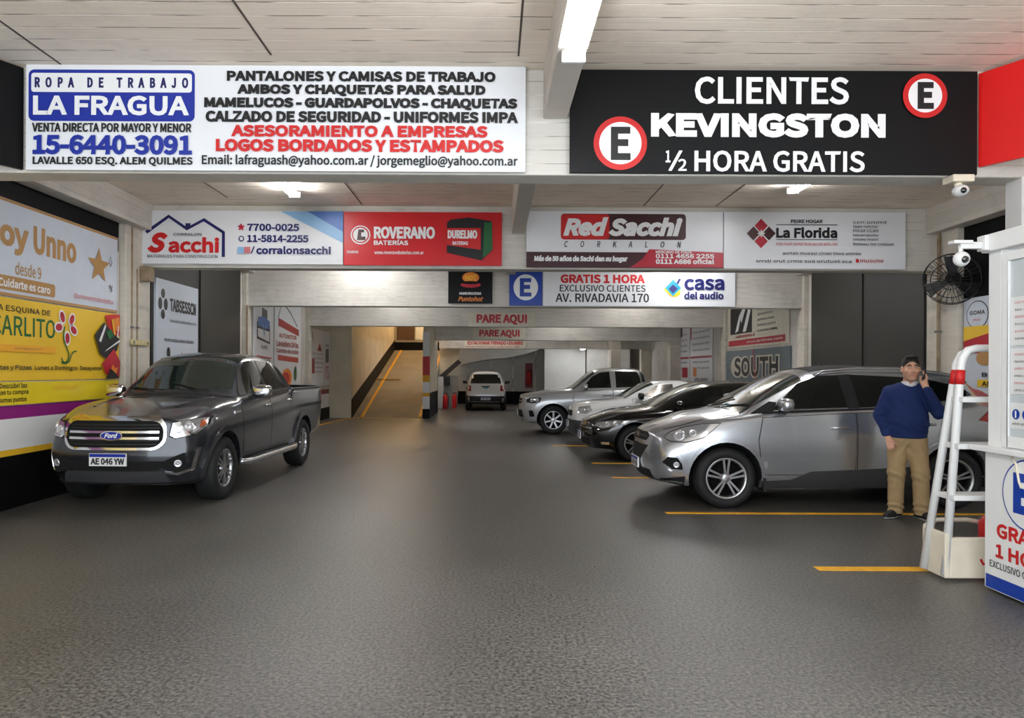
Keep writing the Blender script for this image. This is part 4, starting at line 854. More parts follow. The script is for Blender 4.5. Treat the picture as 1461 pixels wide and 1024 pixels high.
def wiper(car, x0, y0, x1, y1):
    a, n1 = car.hit('top', x0, y0); b, n2 = car.hit('top', x1, y1); MB().bar(a + n1 * .02, b + n2 * .02, .014, .014).build('wiper', V_trim, car.root, local=True)

# ================================================================== dark grey pickup on the left
P_grey = paint('paint_graphite', (46, 48, 54), .5, .28)
cfg = dict(L=5.36, W=1.87, wheel_r=.385, axles=(.90, 4.12), tyre_w=.26, rim_r=.235, spokes=6, spoke_w=.024, arch=1.16, bow=(.24, .05), R=[0, .25, .10, .05, .12, .12, .06, 0],
    nose=[(.3, .10), (.45, .02), (.62, .0), (.80, .03), (1.0, .06), (1.1, .12)], tail=[(.3, .03), (.6, 0), (1.3, .02)],
    curves=dict(
    zt=[(0, 1.06), (.08, 1.085), (.5, 1.17), (1.0, 1.235), (1.38, 1.27), (1.46, 1.295), (1.75, 1.52), (2.05, 1.75), (2.18, 1.80), (2.5, 1.845), (2.9, 1.85), (3.3, 1.82), (3.38, 1.79), (3.5, 1.45), (3.53, 1.335), (4.2, 1.33), (5.2, 1.33), (5.36, 1.32)],
    crown=[(0, .03), (1.3, .035), (1.5, .06), (2.1, .07), (3.35, .07), (3.53, .01), (5.36, .01)], dip=[(0, 0), (3.54, 0), (3.60, .40), (5.27, .40), (5.31, 0), (5.36, 0)],
    wr=[(0, .62), (.3, .72), (1.2, .76), (1.45, .74), (2.05, .60), (2.6, .61), (3.35, .60), (3.5, .82), (3.56, .87), (5.36, .87)],
    wb=[(0, .74), (.25, .83), (1.0, .86), (1.5, .865), (3.4, .88), (3.56, .895), (5.36, .895)], zb=[(0, .98), (.5, 1.09), (1.0, 1.14), (1.45, 1.17), (3.4, 1.24), (3.6, 1.28), (5.36, 1.28)],
    wm=[(0, .82), (.25, .90), (.9, .925), (5.0, .925), (5.36, .90)], zm=[(0, .72), (.6, .9), (1.4, .95), (4, 1.0), (5.36, 1.0)],
    ws=[(0, .78), (.3, .86), (1, .89), (5.0, .89), (5.36, .86)], zs=[(0, .5), (.8, .5), (1.3, .42), (3.7, .42), (4.6, .52), (5.36, .58)], zf=[(0, .29), (.4, .27), (1.3, .33), (3.8, .36), (4.6, .45), (5.36, .52)]))
car = Car('pickup_truck', 'dark grey crew cab pickup parked along the left wall with chrome grille', 'pickup truck', (-4.21, 7.92, 0), math.radians(88.1), cfg, P_grey); T1 = car
def oct_(w, z0, z1, c, wc=None): wc = wc or c; return [(-w, z0 + c * 1.2), (-w + c, z0), (w - c, z0), (w, z0 + c * 1.2), (w, z1 - c * 1.0), (w - wc, z1), (-w + wc, z1), (-w, z1 - c * 1.0)]
g = car.panel('grille', V_dark, rrect(-.555, .555, .70, 1.035, .13), 'front', .004, step=.06)
car.frame_panel('grille_surround', V_chrome, rrect(-.57, .57, .685, 1.05, .14), rrect(-.54, .54, .713, 1.005, .12), view='front', off=.03, depth=.03, step=.06, parent=g)
for z in (.885, .815): car.panel('grille_bar', V_chrome, [(-.50, z - .013), (.50, z - .013), (.50, z + .013), (-.50, z + .013)], 'front', .035, step=.06, parent=g, depth=.02)
for z in (.75, .79, .93, .965): car.panel('grille_slat', V_trim, [(-.50, z - .006), (.50, z - .006), (.50, z + .006), (-.50, z + .006)], 'front', .012, step=.06, parent=g)
p, nn = car.hit('front', 0, .85); fe = Frame((p.x - .05, 0, 0), (0, -1, 0))
em = MB(); em.prism([(.125 * math.cos(t), .85 + .052 * math.sin(t)) for t in [2 * PI * i / 36 for i in range(36)]], fe, -.04, 0); em = em.build('emblem', V_chrome, g, local=True)
e2 = MB(); disc(e2, fe, 0, .85, .115, .043, .002); e2.build('emblem_field', I_blue, em, local=True) if False else e2.build('emblem_field', I_blue, g, local=True)
e3 = MB(); letter(e3, fe, 'Ford', -.075, .075, .825, .88, .004, .03, .3); e3.build('emblem_lettering', I_white, g, local=True)
for sg in (-1, 1):
    P = [(sg * .60, .845), (sg * .66, .815), (sg * .81, .855), (sg * .865, .94), (sg * .86, 1.03), (sg * .78, 1.02), (sg * .62, .985)]
    car.panel('headlight_seam', V_dark, [(a + (.012 if a > cx_ else -.012), b + (.01 if b > .91 else -.01)) for cx_ in [sum(q[0] for q in P) / len(P)] for a, b in P], 'front', .003, step=.05)
    h = car.panel('headlight', V_lamp, P, 'front', .006, step=.05)
    car.lens(h, 'front', [(sg * .765, .945)], .058); car.lens(h, 'front', [(sg * .68, .91)], .045); car.panel('marker_lens', V_amber, [(sg * .83, .92), (sg * .86, .95), (sg * .855, 1.01), (sg * .83, 1.0)], 'front', .012, step=.05, parent=h)
    car.panel('light_rim', V_white if False else V_chrome, [(sg * .64, .815), (sg * .815, .85), (sg * .87, .935), (sg * .865, .96), (sg * .81, .872), (sg * .64, .835)], 'front', .012, step=.05, parent=h)
    f = car.panel('fog_light', V_dark, [(sg * .50, .50), (sg * .66, .43), (sg * .78, .46), (sg * .83, .66), (sg * .74, .65), (sg * .58, .58)], 'front', .004, step=.05)
    car.lens(f, 'front', [(sg * .69, .535)], .042); car.panel('chrome_hook', V_chrome, [(sg * .56, .43), (sg * .68, .405), (sg * .80, .45), (sg * .86, .70), (sg * .84, .70), (sg * .785, .475), (sg * .675, .43), (sg * .56, .45)], 'front', .014, step=.05, parent=f)
car.panel('lower_intake', V_dark, [(-.50, .46), (.50, .46), (.57, .565), (-.57, .565)], 'front', .004, step=.06)
car.panel('skid_plate', mat('skid_grey', (72, 72, 76), .4, .3), [(-.60, .335), (.60, .335), (.55, .44), (.46, .455), (-.46, .455), (-.55, .44)], 'front', .03, step=.06, depth=.03)
car.panel('bumper_shade', V_trim, [(-.80, .28), (.80, .28), (.82, .335), (-.82, .335)], 'front', .012, step=.06)  # dark air dam strip, added for the black shade under the bumper
car.plate('front', 0.03, .585, .42, .14, 'AE 046 YW', .03)
car.panel('windshield', V_gglass, [(-.70, 1.325), (.70, 1.325), (.575, 1.755), (-.575, 1.755)], 'front', .006, step=.06)
car.panel('cowl', V_trim, [(1.40, -.70), (1.47, -.72), (1.47, .72), (1.40, .70), (1.36, 0)], 'top', .008, step=.06); wiper(car, 1.47, .15, 1.60, .62); wiper(car, 1.47, -.45, 1.62, .1)
for sg, nm in ((-1, 'hood_crease'), (1, 'hood_crease')): car.panel(nm, P_grey, [(.50, sg * .47), (1.3, sg * .56), (1.3, sg * .60), (.50, sg * .51)], 'top', .009, step=.08, depth=.016)
for side in (-1, 1):
    fd = car.door([(1.52, .50), (2.54, .50), (2.54, 1.21), (1.50, 1.175), (1.46, .95)], 2.40, 1.09, side, V_chrome)
    rd = car.door([(2.56, .50), (3.22, .50), (3.40, .82), (3.48, 1.0), (3.48, 1.24), (2.56, 1.21)], 3.34, 1.13, side, V_chrome)
    car.panel('side_window', V_glass, [(1.78, 1.265), (2.52, 1.29), (2.50, 1.72), (2.22, 1.70), (2.05, 1.60)], 'side', .006, side, step=.07)
    car.panel('side_window', V_glass, [(2.60, 1.29), (3.36, 1.325), (3.32, 1.50), (3.18, 1.71), (2.60, 1.725)], 'side', .006, side, step=.07)
    car.panel('window_trim', V_chrome, [(2.58, 1.258), (3.42, 1.29), (3.42, 1.305), (2.58, 1.275)], 'side', .01, side, step=.08); car.panel('quarter_trim', V_trim, [(1.60, 1.24), (1.80, 1.25), (2.02, 1.60), (1.98, 1.60)], 'side', .008, side, step=.06)
    m_ = car.mirror(1.86, 1.30, side, V_chrome, (.075, .14, .09))
    for ax in cfg['axles']:
        a0, a1 = (.02, PI + .1) if ax < 2 else (0.0, PI); r0 = .385 * 1.16; Q = []; n = 16
        for i in range(n):
            t0, t1 = a0 + (a1 - a0) * i / n, a0 + (a1 - a0) * (i + 1) / n
            Q.append([(ax + r * math.cos(t), .395 + r * math.sin(t)) for r, t in ((r0, t0), (r0 + .075, t0), (r0 + .075, t1), (r0, t1))])
        car.panel('fender_flare', P_grey, Q, 'side', .03, side, depth=.04, step=.06)
    W2 = .925 * side
    sb = MB().tube([(1.42, side * .86, .40), (1.5, side * .93, .385), (1.7, side * .965, .38), (3.45, side * .965, .38), (3.62, side * .93, .385), (3.68, side * .86, .40)], .042, 12).build('running_board', V_alloy, car.root, local=True)
    MB().box(1.75, 3.4, side * .90, side * .975, .415, .43).build('step_pad', V_trim, sb, local=True)
    for bx in (1.9, 3.2): MB().box(bx, bx + .05, side * .7, side * .95, .36, .39).build('step_bracket', V_trim, sb, local=True)
    car.panel('vent_badge', V_chrome, [(1.22, 1.03), (1.40, 1.04), (1.40, 1.06), (1.22, 1.06)], 'side', .01, side, step=.08)
    car.panel('tail_light', V_tail, [(5.26, .98), (5.345, .98), (5.345, 1.26), (5.27, 1.26)], 'side', .008, side, step=.06)
    car.panel('bed_rail', V_trim, [(3.60, side * .84), (5.3, side * .84), (5.3, side * .885), (3.60, side * .885)], 'top', .012, step=.1, side=side)
    car.panel('mud_flap', V_trim, [(1.32, .2), (1.36, .2), (1.36, .42), (1.32, .42)], 'side', .002, side, step=.1)
tb = MB().tube([(3.75, -.82, 1.32), (3.72, -.74, 1.62), (3.70, -.6, 1.70), (3.70, .6, 1.70), (3.72, .74, 1.62), (3.75, .82, 1.32)], .035, 12) if False else None

# ================================================================== silver family car on the right (nose to the left)
P_silver = paint('paint_silver', (196, 199, 204), .85, .27)
cfg = dict(L=4.41, W=1.83, wheel_r=.352, axles=(.87, 3.51), tyre_w=.23, rim_r=.238, spokes=5, spoke_w=.024, arch=1.17, bow=(.30, .16), R=[0, .25, .14, .05, .18, .12, .06, 0],
    nose=[(.2, .14), (.35, .03), (.5, 0), (.7, .02), (.85, .06), (.98, .16), (1.1, .25)], tail=[(.3, .08), (.6, 0), (.9, .02), (1.3, .22), (1.6, .42)],
    curves=dict(
    zt=[(0, .86), (.06, .91), (.25, .985), (.6, 1.07), (.95, 1.125), (1.05, 1.15), (1.4, 1.35), (1.75, 1.535), (2.0, 1.63), (2.4, 1.675), (2.9, 1.68), (3.5, 1.645), (4.0, 1.57), (4.41, 1.44)],
    crown=[(0, .03), (1, .05), (1.2, .06), (1.8, .06), (4.41, .07)],
    wr=[(0, .50), (.3, .64), (.9, .74), (1.1, .73), (1.9, .585), (3.0, .59), (4.0, .55), (4.41, .52)],
    wb=[(0, .64), (.25, .76), (.9, .85), (1.2, .86), (3.4, .865), (4.1, .80), (4.41, .74)], zb=[(0, .80), (.3, .93), (.7, 1.02), (1.1, 1.07), (2.5, 1.13), (3.5, 1.19), (4.41, 1.22)],
    wm=[(0, .76), (.25, .85), (.9, .912), (3.5, .912), (4.2, .87), (4.41, .83)], zm=[(0, .62), (.5, .76), (.9, .82), (2.2, .84), (3.5, .95), (4.41, .98)],
    ws=[(0, .72), (.3, .80), (1.2, .88), (3.2, .88), (4.2, .82), (4.41, .78)], zs=[(0, .42), (.8, .42), (1.3, .36), (3.0, .36), (4.41, .5)], zf=[(0, .27), (.4, .22), (1.2, .23), (3.2, .23), (4.41, .38)]))
car = Car('car', 'silver family car parked nose out behind the man on the phone', 'car', (1.86, 9.19, 0), 0, cfg, P_silver); T2 = car
def lozenge(w, z0, z1, k): return [(-w * k, z0), (w * k, z0), (w, z1), (-w, z1)]
g = car.panel('grille', V_dark, [(-.40, .80), (-.34, .74), (.34, .74), (.40, .80), (.33, .845), (-.33, .845)], 'front', .004, step=.05); car.panel('grille_bar', V_trim, [(-.36, .785), (.36, .785), (.36, .80), (-.36, .80)], 'front', .012, step=.06, parent=g)
fe = Frame((car.hit('front', 0, .80)[0].x - .02, 0, 0), (0, -1, 0)); em = MB(); disc(em, fe, 0, .80, .07, .035, 0); em.build('emblem', V_chrome, g, local=True)
car.panel('lower_grille', V_dark, [(-.42, .69), (-.20, .49), (.20, .49), (.42, .69)], 'front', .004, step=.06)
car.panel('lower_intake', V_dark, [(-.5, .30), (.5, .30), (.46, .40), (-.46, .40)], 'front', .004, step=.06)
car.panel('bumper_skirt', V_trim, [(-.62, .225), (.62, .225), (.60, .29), (-.60, .29)], 'front', .006, step=.06)
car.plate('front', 0, .45, .40, .13, 'LXN 410', .03)
for side in (-1, 1):
    P = [(side * .42, .80), (side * .52, .745), (side * .66, .74), (side * .80, .80), (side * .88, .93), (side * .84, .975), (side * .66, .92), (side * .5, .85)]
    car.panel('headlight_seam', V_dark, [(.192, .80), (.267, .757), (.423, .757), (.606, .814), (.818, .995), (.62, .983), (.414, .928), (.255, .862)], 'side', .003, side, step=.05)
    h = car.panel('headlight', V_lamp, [(.20, .80), (.27, .765), (.42, .765), (.60, .82), (.80, .985), (.62, .975), (.42, .92), (.26, .855)], 'side', .007, side, step=.05)
    car.lens(h, 'side', [(.36, .835)], .068, side=side); car.lens(h, 'side', [(.50, .872)], .045, side=side)
    f = car.panel('fog_light', V_dark, [(.165, .52), (.22, .585), (.325, .58), (.375, .51), (.39, .44), (.27, .445)], 'side', .004, side, step=.04); car.lens(f, 'side', [(.315, .495)], .036, side=side)
    car.frame_panel('fog_surround', P_silver, [(.13, .52), (.20, .61), (.33, .605), (.40, .53), (.425, .415), (.25, .42)], [(.165, .52), (.22, .585), (.325, .58), (.375, .51), (.39, .44), (.27, .445)], view='side', off=.012, side=side, step=.05, parent=f)
    fd = car.door([(1.29, .40), (2.36, .40), (2.37, .8), (2.37, 1.115), (1.30, 1.055), (1.24, .8)], 2.18, .945, side, P_silver)
    rd = car.door([(2.39, .40), (2.98, .40), (3.08, .66), (3.30, .84), (3.40, 1.15), (2.39, 1.115)], 3.18, .99, side, P_silver)
    car.panel('side_window', V_glass, [(1.42, 1.145), (2.30, 1.18), (2.28, 1.555), (2.05, 1.545), (1.80, 1.45)], 'side', .006, side, step=.06)
    car.panel('side_window', V_glass, [(2.44, 1.18), (3.24, 1.225), (3.18, 1.53), (2.42, 1.56)], 'side', .006, side, step=.06)
    car.panel('quarter_window', V_glass, [(3.32, 1.24), (3.82, 1.33), (3.72, 1.42), (3.30, 1.52)], 'side', .006, side, step=.06)
    car.panel('window_pillar', V_dark, [(2.30, 1.17), (2.44, 1.175), (2.42, 1.565), (2.28, 1.56)], 'side', .004, side, step=.07); car.panel('mirror_corner', V_dark, [(1.17, 1.10), (1.43, 1.125), (1.50, 1.23), (1.42, 1.24)], 'side', .0065, side, step=.06)
    car.panel('window_trim', V_dark, [(1.30, 1.10), (3.35, 1.19), (3.35, 1.205), (1.30, 1.125)], 'side', .007, side, step=.08)
    car.panel('side_cladding', V_dull, [(1.26, .25), (3.05, .25), (3.05, .50), (2.36, .46), (1.85, .44), (1.62, .34), (1.26, .32)], 'side', .011, side, step=.08)
    car.panel('bumper_skirt', V_trim, [(.16, .24), (.42, .24), (.42, .36), (.30, .34), (.16, .32)], 'side', .006, side, step=.05)
    car.mirror(1.52, 1.215, side, P_silver, (.075, .12, .075))
    rl = [(x, side * .57, car.hit('top', x, side * .57)[0].z + dz) for x, dz in ((2.02, .0), (2.12, .035), (2.5, .045), (3.0, .045), (3.5, .04), (3.75, .03), (3.85, .0))]
    MB().tube(rl, .017, 8).build('roof_rail', V_alloy, car.root, local=True)
    car.panel('tail_light', V_tail, [(3.80, 1.04), (4.22, .97), (4.26, 1.14), (3.98, 1.17)], 'side', .01, side, step=.05)
    for ax in cfg['axles']:
        r0 = .352 * 1.17; n = 14; Q = [[(ax + r * math.cos(t), .362 + r * math.sin(t)) for r, t in ((r0, PI * i / n), (r0 + .05, PI * i / n), (r0 + .05, PI * (i + 1) / n), (r0, PI * (i + 1) / n))] for i in range(n)]
        car.panel('fender_flare', P_silver, Q, 'side', .014, side, depth=.03, step=.07)
    MB().box(1.30, 1.33, side * .66, side * .885, .20, .42).build('mud_flap', V_trim, car.root, local=True)
car.panel('windshield', V_gglass, [(1.07, -.72), (1.0, 0), (1.07, .72), (1.86, .585), (1.86, -.585)], 'top', .006, step=.06)
wiper(car, 1.06, -.1, 1.22, -.62); wiper(car, 1.06, .5, 1.24, -.05)
car.panel('roof_panel', V_trim, [(2.02, -.45), (2.02, .45), (2.7, .45), (2.7, -.45)], 'top', .006, step=.1)
car.panel('hood_seam', V_dark, [[(.22, s_ * .50), (.62, s_ * .67), (1.0, s_ * .74), (1.0, s_ * .75), (.62, s_ * .682), (.22, s_ * .515)] for s_ in (-1, 1)], 'top', .002, step=.08)

# ================================================================== the other parked cars
def sedan_cfg(L, W, H, wr, ax, hood=.28, **kw):
    """three-box or two-box car; k scales heights to H"""
    k = H / 1.44; f = L / 4.55; X = lambda P: [(a * f, b * k) for a, b in P]; Y = lambda P: [(a * f, b * W / 1.76) for a, b in P]
    c = dict(L=L, W=W, wheel_r=wr, axles=ax, tyre_w=.2, rim_r=wr * .66, bow=(.30, .16), R=[0, .25, .14, .05, .18, .12, .06, 0],
        nose=[(.2, .10), (.4 * k, 0), (.6 * k, .02), (.8 * k, .12), (1.0 * k, .2)], tail=[(.3, .08), (.6, 0), (1.1 * k, .08)],
        curves=dict(zt=X([(0, .70), (.06, .74), (.4, .86), (1.0, .95), (1.2, .985), (1.6, 1.18), (2.0, 1.35), (2.3, 1.42), (2.8, 1.44), (3.3, 1.40), (3.9, 1.16), (4.1, 1.08), (4.55, 1.02)]),
        crown=[(0, .03), (L, .05)], wr=Y([(0, .48), (.3, .62), (1.1, .72), (1.3, .70), (2.1, .55), (3.2, .54), (3.9, .6), (4.55, .55)]), wb=Y([(0, .62), (.3, .76), (1, .82), (3.5, .83), (4.55, .70)]),
        zb=X([(0, .66), (.4, .80), (1.0, .89), (2, .93), (3.6, 1.0), (4.55, .98)]), wm=Y([(0, .74), (.3, .83), (1, .875), (3.6, .875), (4.55, .80)]), zm=X([(0, .52), (1, .7), (4.55, .75)]), ws=Y([(0, .70), (.3, .78), (1.2, .84), (3.4, .84), (4.55, .75)]), zs=[(0, .36), (1.3, .32), (3, .32), (L, .42)], zf=[(0, .22), (.5, .2), (3.5, .2), (L, .32)]))
    c['curves'].update(kw.pop('curves', {})); c.update(kw); return c
def dress(car, side_windows, windshield, doors, headlight, mirror, head_m=V_lamp, handle=None, tail=None):
    for side in (-1, 1):
        for P in side_windows: car.panel('side_window', V_glass, P, 'side', .006, side, step=.08)
        for P, hx, hz in doors: car.door(P, hx, hz, side, handle or car.paint)
        h = car.panel('headlight', head_m, headlight, 'side', .007, side, step=.05); cx = sum(p[0] for p in headlight) / len(headlight); cz = sum(p[1] for p in headlight) / len(headlight)
        car.lens(h, 'side', [(cx - .03, cz), (cx + .1, cz + .01)], .045, side=side)
        car.mirror(mirror[0], mirror[1], side, mirror[2], (.06, .11, .065))
        if tail: car.panel('tail_light', V_tail, tail, 'side', .008, side, step=.05)
    car.panel('windshield', V_gglass, windshield, 'top', .006, step=.08)
# black saloon
P_blk = paint('paint_black', (9, 9, 11), .2, .12)
cfg = sedan_cfg(4.50, 1.76, 1.44, .32, (.88, 3.55), spokes=5)
car = Car('car', 'glossy black saloon between the silver family car and a small white pickup', 'car', (1.66, 13.40, 0), 0, cfg, P_blk, .06)
dress(car, [[(1.62, 1.0), (2.35, 1.02), (2.34, 1.32), (2.1, 1.28)], [(2.43, 1.02), (3.25, 1.06), (3.0, 1.30), (2.42, 1.33)]], [(1.25, -.66), (1.17, 0), (1.25, .66), (2.1, .54), (2.1, -.54)],
      [([(1.4, .36), (2.38, .36), (2.38, .95), (1.4, .9)], 2.2, .84), ([(2.41, .36), (2.95, .36), (3.2, .7), (3.3, .97), (2.41, .95)], 3.1, .86)], [(.17, .62), (.30, .585), (.55, .64), (.78, .73), (.5, .73), (.22, .68)], (1.62, 1.02, P_blk))
g = car.panel('grille', V_dark, [(-.5, .53), (.5, .53), (.55, .60), (-.55, .60)], 'front', .004, step=.06); car.panel('grille_bar', V_chrome, [(-.6, .565), (.6, .565), (.62, .59), (-.62, .59)], 'front', .012, step=.06, parent=g)
car.panel('lower_intake', V_dark, [(-.5, .27), (.5, .27), (.56, .40), (-.56, .40)], 'front', .004, step=.06); car.plate('front', 0, .42, .40, .13, 'NQF 285', .03)
for side in (-1, 1): f = car.panel('fog_light', V_lamp, [(.28, .30), (.42, .30), (.42, .34), (.28, .34)], 'side', .006, side, step=.05)
# small white pickup with grey bumper
P_wht = paint('paint_white', (222, 222, 220), .0, .3)
cfg = sedan_cfg(4.45, 1.66, 1.42, .30, (.80, 3.5), spokes=6, double=False, bow=(.2, .05), nose=[(.2, .06), (.4, 0), (.7, .02), (.9, .1)],
    curves=dict(zt=[(0, .84), (.06, .88), (.4, .95), (.95, 1.0), (1.1, 1.03), (1.45, 1.22), (1.75, 1.37), (1.95, 1.41), (2.3, 1.42), (2.55, 1.40), (2.75, 1.1), (2.8, 1.0), (4.45, .98)], wr=[(0, .58), (.3, .66), (1.0, .70), (1.2, .68), (1.8, .54), (2.5, .54), (2.78, .74), (4.45, .74)], wb=[(0, .66), (.3, .76), (1, .79), (4.45, .78)]))
car = Car('small_pickup', 'small white pickup with grey plastic bumper, mostly behind the black saloon', 'pickup truck', (1.72, 16.1, 0), 0, cfg, P_wht, .06)
dress(car, [[(1.50, 1.06), (2.2, 1.08), (2.2, 1.33), (1.86, 1.30)]], [(1.15, -.62), (1.1, 0), (1.15, .62), (1.78, .53), (1.78, -.53)], [([(1.3, .40), (2.26, .40), (2.26, 1.03), (1.3, 1.0)], 2.1, .88)], [(.14, .70), (.3, .68), (.42, .76), (.40, .86), (.16, .82)], (1.46, 1.08, V_trim))
for side in (-1, 1):
    car.panel('bumper_trim', V_dull, [(.10, .24), (.48, .24), (.42, .52), (.10, .54)], 'side', .012, side, step=.06); car.panel('bumper_vent', V_dark, [(.22, .40), (.36, .40), (.36, .50), (.24, .50)], 'side', .018, side, step=.05)
car.panel('bumper_trim', V_dull, [(-.62, .24), (.62, .24), (.62, .54), (-.62, .54)], 'front', .012, step=.08); car.panel('grille', V_dark, [(-.4, .62), (.4, .62), (.4, .74), (-.4, .74)], 'front', .004, step=.08); car.plate('front', 0, .44, .4, .13, 'HGK 731', .03)
# silver crew cab pickup further in
P_sil2 = paint('paint_bright_silver', (196, 198, 200), .5, .3)
cfg = dict(T1.c); f = .93; cfg.update(L=5.36 * f, W=1.80, wheel_r=.36, axles=(.86 * 1, 4.12 * f), tyre_w=.24, rim_r=.23, spokes=7, double=False, spoke_w=.045, bow=(.26, .05))
cfg['curves'] = {k: [(a * f, b * (.92 if k in ('zt', 'zb', 'zm') else (.96 if k[0] == 'w' else 1))) for a, b in v] for k, v in T1.c['curves'].items()}
car = Car('pickup_truck', 'bright silver crew cab pickup at the deep end of the right hand row', 'pickup truck', (.70, 18.95, 0), 0, cfg, P_sil2, .06)
sc = lambda P: [(a * f, b * .92) for a, b in P]
dress(car, [sc([(1.72, 1.265), (2.5, 1.29), (2.48, 1.73), (2.22, 1.70), (2.0, 1.58)]), sc([(2.64, 1.29), (3.34, 1.325), (3.30, 1.60), (3.24, 1.73), (2.64, 1.735)])], [(1.36, -.68), (1.30, 0), (1.36, .68), (1.94, .56), (1.94, -.56)],
      [(sc([(1.52, .50), (2.54, .50), (2.54, 1.21), (1.50, 1.175), (1.46, .95)]), 2.22, 1.0), (sc([(2.56, .50), (3.22, .50), (3.40, .82), (3.48, 1.0), (3.48, 1.24), (2.56, 1.21)]), 3.05, 1.02)], [(.17, .80), (.33, .775), (.52, .82), (.56, .93), (.30, .92), (.19, .88)], (1.66, 1.21, V_chrome), head_m=mat('lamp_smoked', (70, 70, 74), .1, .6, coat=1.0))
g = car.panel('grille', V_dark, [(-.42, .76), (.42, .76), (.46, .90), (-.46, .90)], 'front', .004, step=.08); car.panel('grille_bar', V_chrome, [(-.42, .82), (.42, .82), (.42, .84), (-.42, .84)], 'front', .012, step=.08, parent=g)
car.panel('lower_intake', V_dark, [(-.6, .42), (.6, .42), (.55, .60), (-.55, .60)], 'front', .006, step=.08); car.plate('front', 0, .52, .4, .13, 'AC 512 KB', .04)
for side in (-1, 1):
    car.panel('bumper_vent', V_dark, [(.26, .44), (.40, .44), (.33, .60), (.24, .60)], 'side', .006, side, step=.05); car.panel('door_decal', V_dull, [(2.65, .93), (3.2, .88), (3.2, .98), (2.7, 1.02)], 'side', .008, side, step=.1); car.panel('cab_trim', V_trim, sc([(3.36, 1.3), (3.46, 1.3), (3.40, 1.78), (3.33, 1.78)]), 'side', .012, side, step=.1)
    Q = [[(.86 + r * math.cos(t), .37 + r * math.sin(t)) for r, t in ((.42, PI * i / 12), (.49, PI * i / 12), (.49, PI * (i + 1) / 12), (.42, PI * (i + 1) / 12))] for i in range(12)]; car.panel('fender_flare', P_sil2, Q, 'side', .03, side, depth=.04, step=.07)
# pale hatchback mostly hidden beyond it
cfg = sedan_cfg(3.9, 1.68, 1.42, .30, (.78, 3.1), spokes=5)
car = Car('car', 'pale hatchback mostly hidden beyond the bright silver pickup', 'car', (1.62, 22.9, 0), 0, cfg, P_wht, .07)
dress(car, [[(1.40, 1.0), (2.05, 1.02), (2.0, 1.30), (1.78, 1.26)], [(2.1, 1.02), (2.8, 1.06), (2.6, 1.28), (2.1, 1.31)]], [(1.08, -.62), (1.0, 0), (1.08, .62), (1.8, .5), (1.8, -.5)], [([(1.2, .36), (2.06, .36), (2.06, .95), (1.2, .9)], 1.9, .84)], [(.15, .60), (.26, .57), (.48, .62), (.62, .72), (.2, .67)], (1.38, 1.02, V_trim))
# small white off-roader seen from behind
cfg = sedan_cfg(4.0, 1.68, 1.60, .34, (.80, 3.25), spokes=5, bow=(.2, .08), tail=[(.3, .05), (.5, 0), (1.0, .05), (1.1, .08), (1.55, .28)],
    curves=dict(zt=[(0, .86), (.1, .92), (.9, 1.06), (1.05, 1.10), (1.6, 1.50), (1.9, 1.57), (2.6, 1.60), (3.6, 1.58), (3.9, 1.54), (4.0, 1.52)], zb=[(0, .8), (.8, 1.0), (2, 1.04), (4, 1.06)], zm=[(0, .6), (1, .76), (4, .8)], wr=[(0, .5), (.3, .64), (1.0, .7), (1.9, .56), (3.8, .55), (4.0, .53)], zs=[(0, .45), (1.3, .4), (3, .4), (4, .52)], zf=[(0, .3), (.5, .28), (3.5, .28), (4, .36)]))
car = Car('car', 'small white off-roader seen from behind at the far wall', 'car', (-.25, 28.65 + 4.0, 0), -PI / 2, cfg, P_wht, .06)
dress(car, [[(1.40, 1.12), (2.2, 1.13), (2.2, 1.46), (1.72, 1.44)], [(2.3, 1.13), (3.0, 1.14), (3.0, 1.46), (2.3, 1.47)]], [(1.05, -.62), (1.0, 0), (1.05, .62), (1.6, .54), (1.6, -.54)], [([(1.2, .42), (2.24, .42), (2.24, 1.06), (1.2, 1.04)], 2.1, .95)], [(.15, .68), (.3, .66), (.45, .76), (.2, .8)], (1.38, 1.12, V_trim))
car.panel('rear_window', V_glass, [(-.62, 1.10), (.62, 1.10), (.53, 1.47), (-.53, 1.47)], 'back', .006, step=.08); car.panel('rear_bumper', V_trim, [(-.78, .38), (.78, .38), (.76, .60), (-.76, .60)], 'back', .02, step=.08, depth=.03)
for sg in (-1, 1): car.panel('tail_light', V_tail, [(sg * .58, .80), (sg * .80, .80), (sg * .80, 1.03), (sg * .60, 1.03)], 'back', .008, step=.06)
car.panel('tailgate_strip', V_dark, [(-.17, .96), (.17, .96), (.17, 1.0), (-.17, 1.0)], 'back', .008, step=.08); car.panel('tailgate_badge', I_teal, [(-.10, .90), (.10, .90), (.10, .955), (-.10, .955)], 'back', .008, step=.08)
car.plate('back', 0, .50, .38, .12, 'IVD 604', .04)
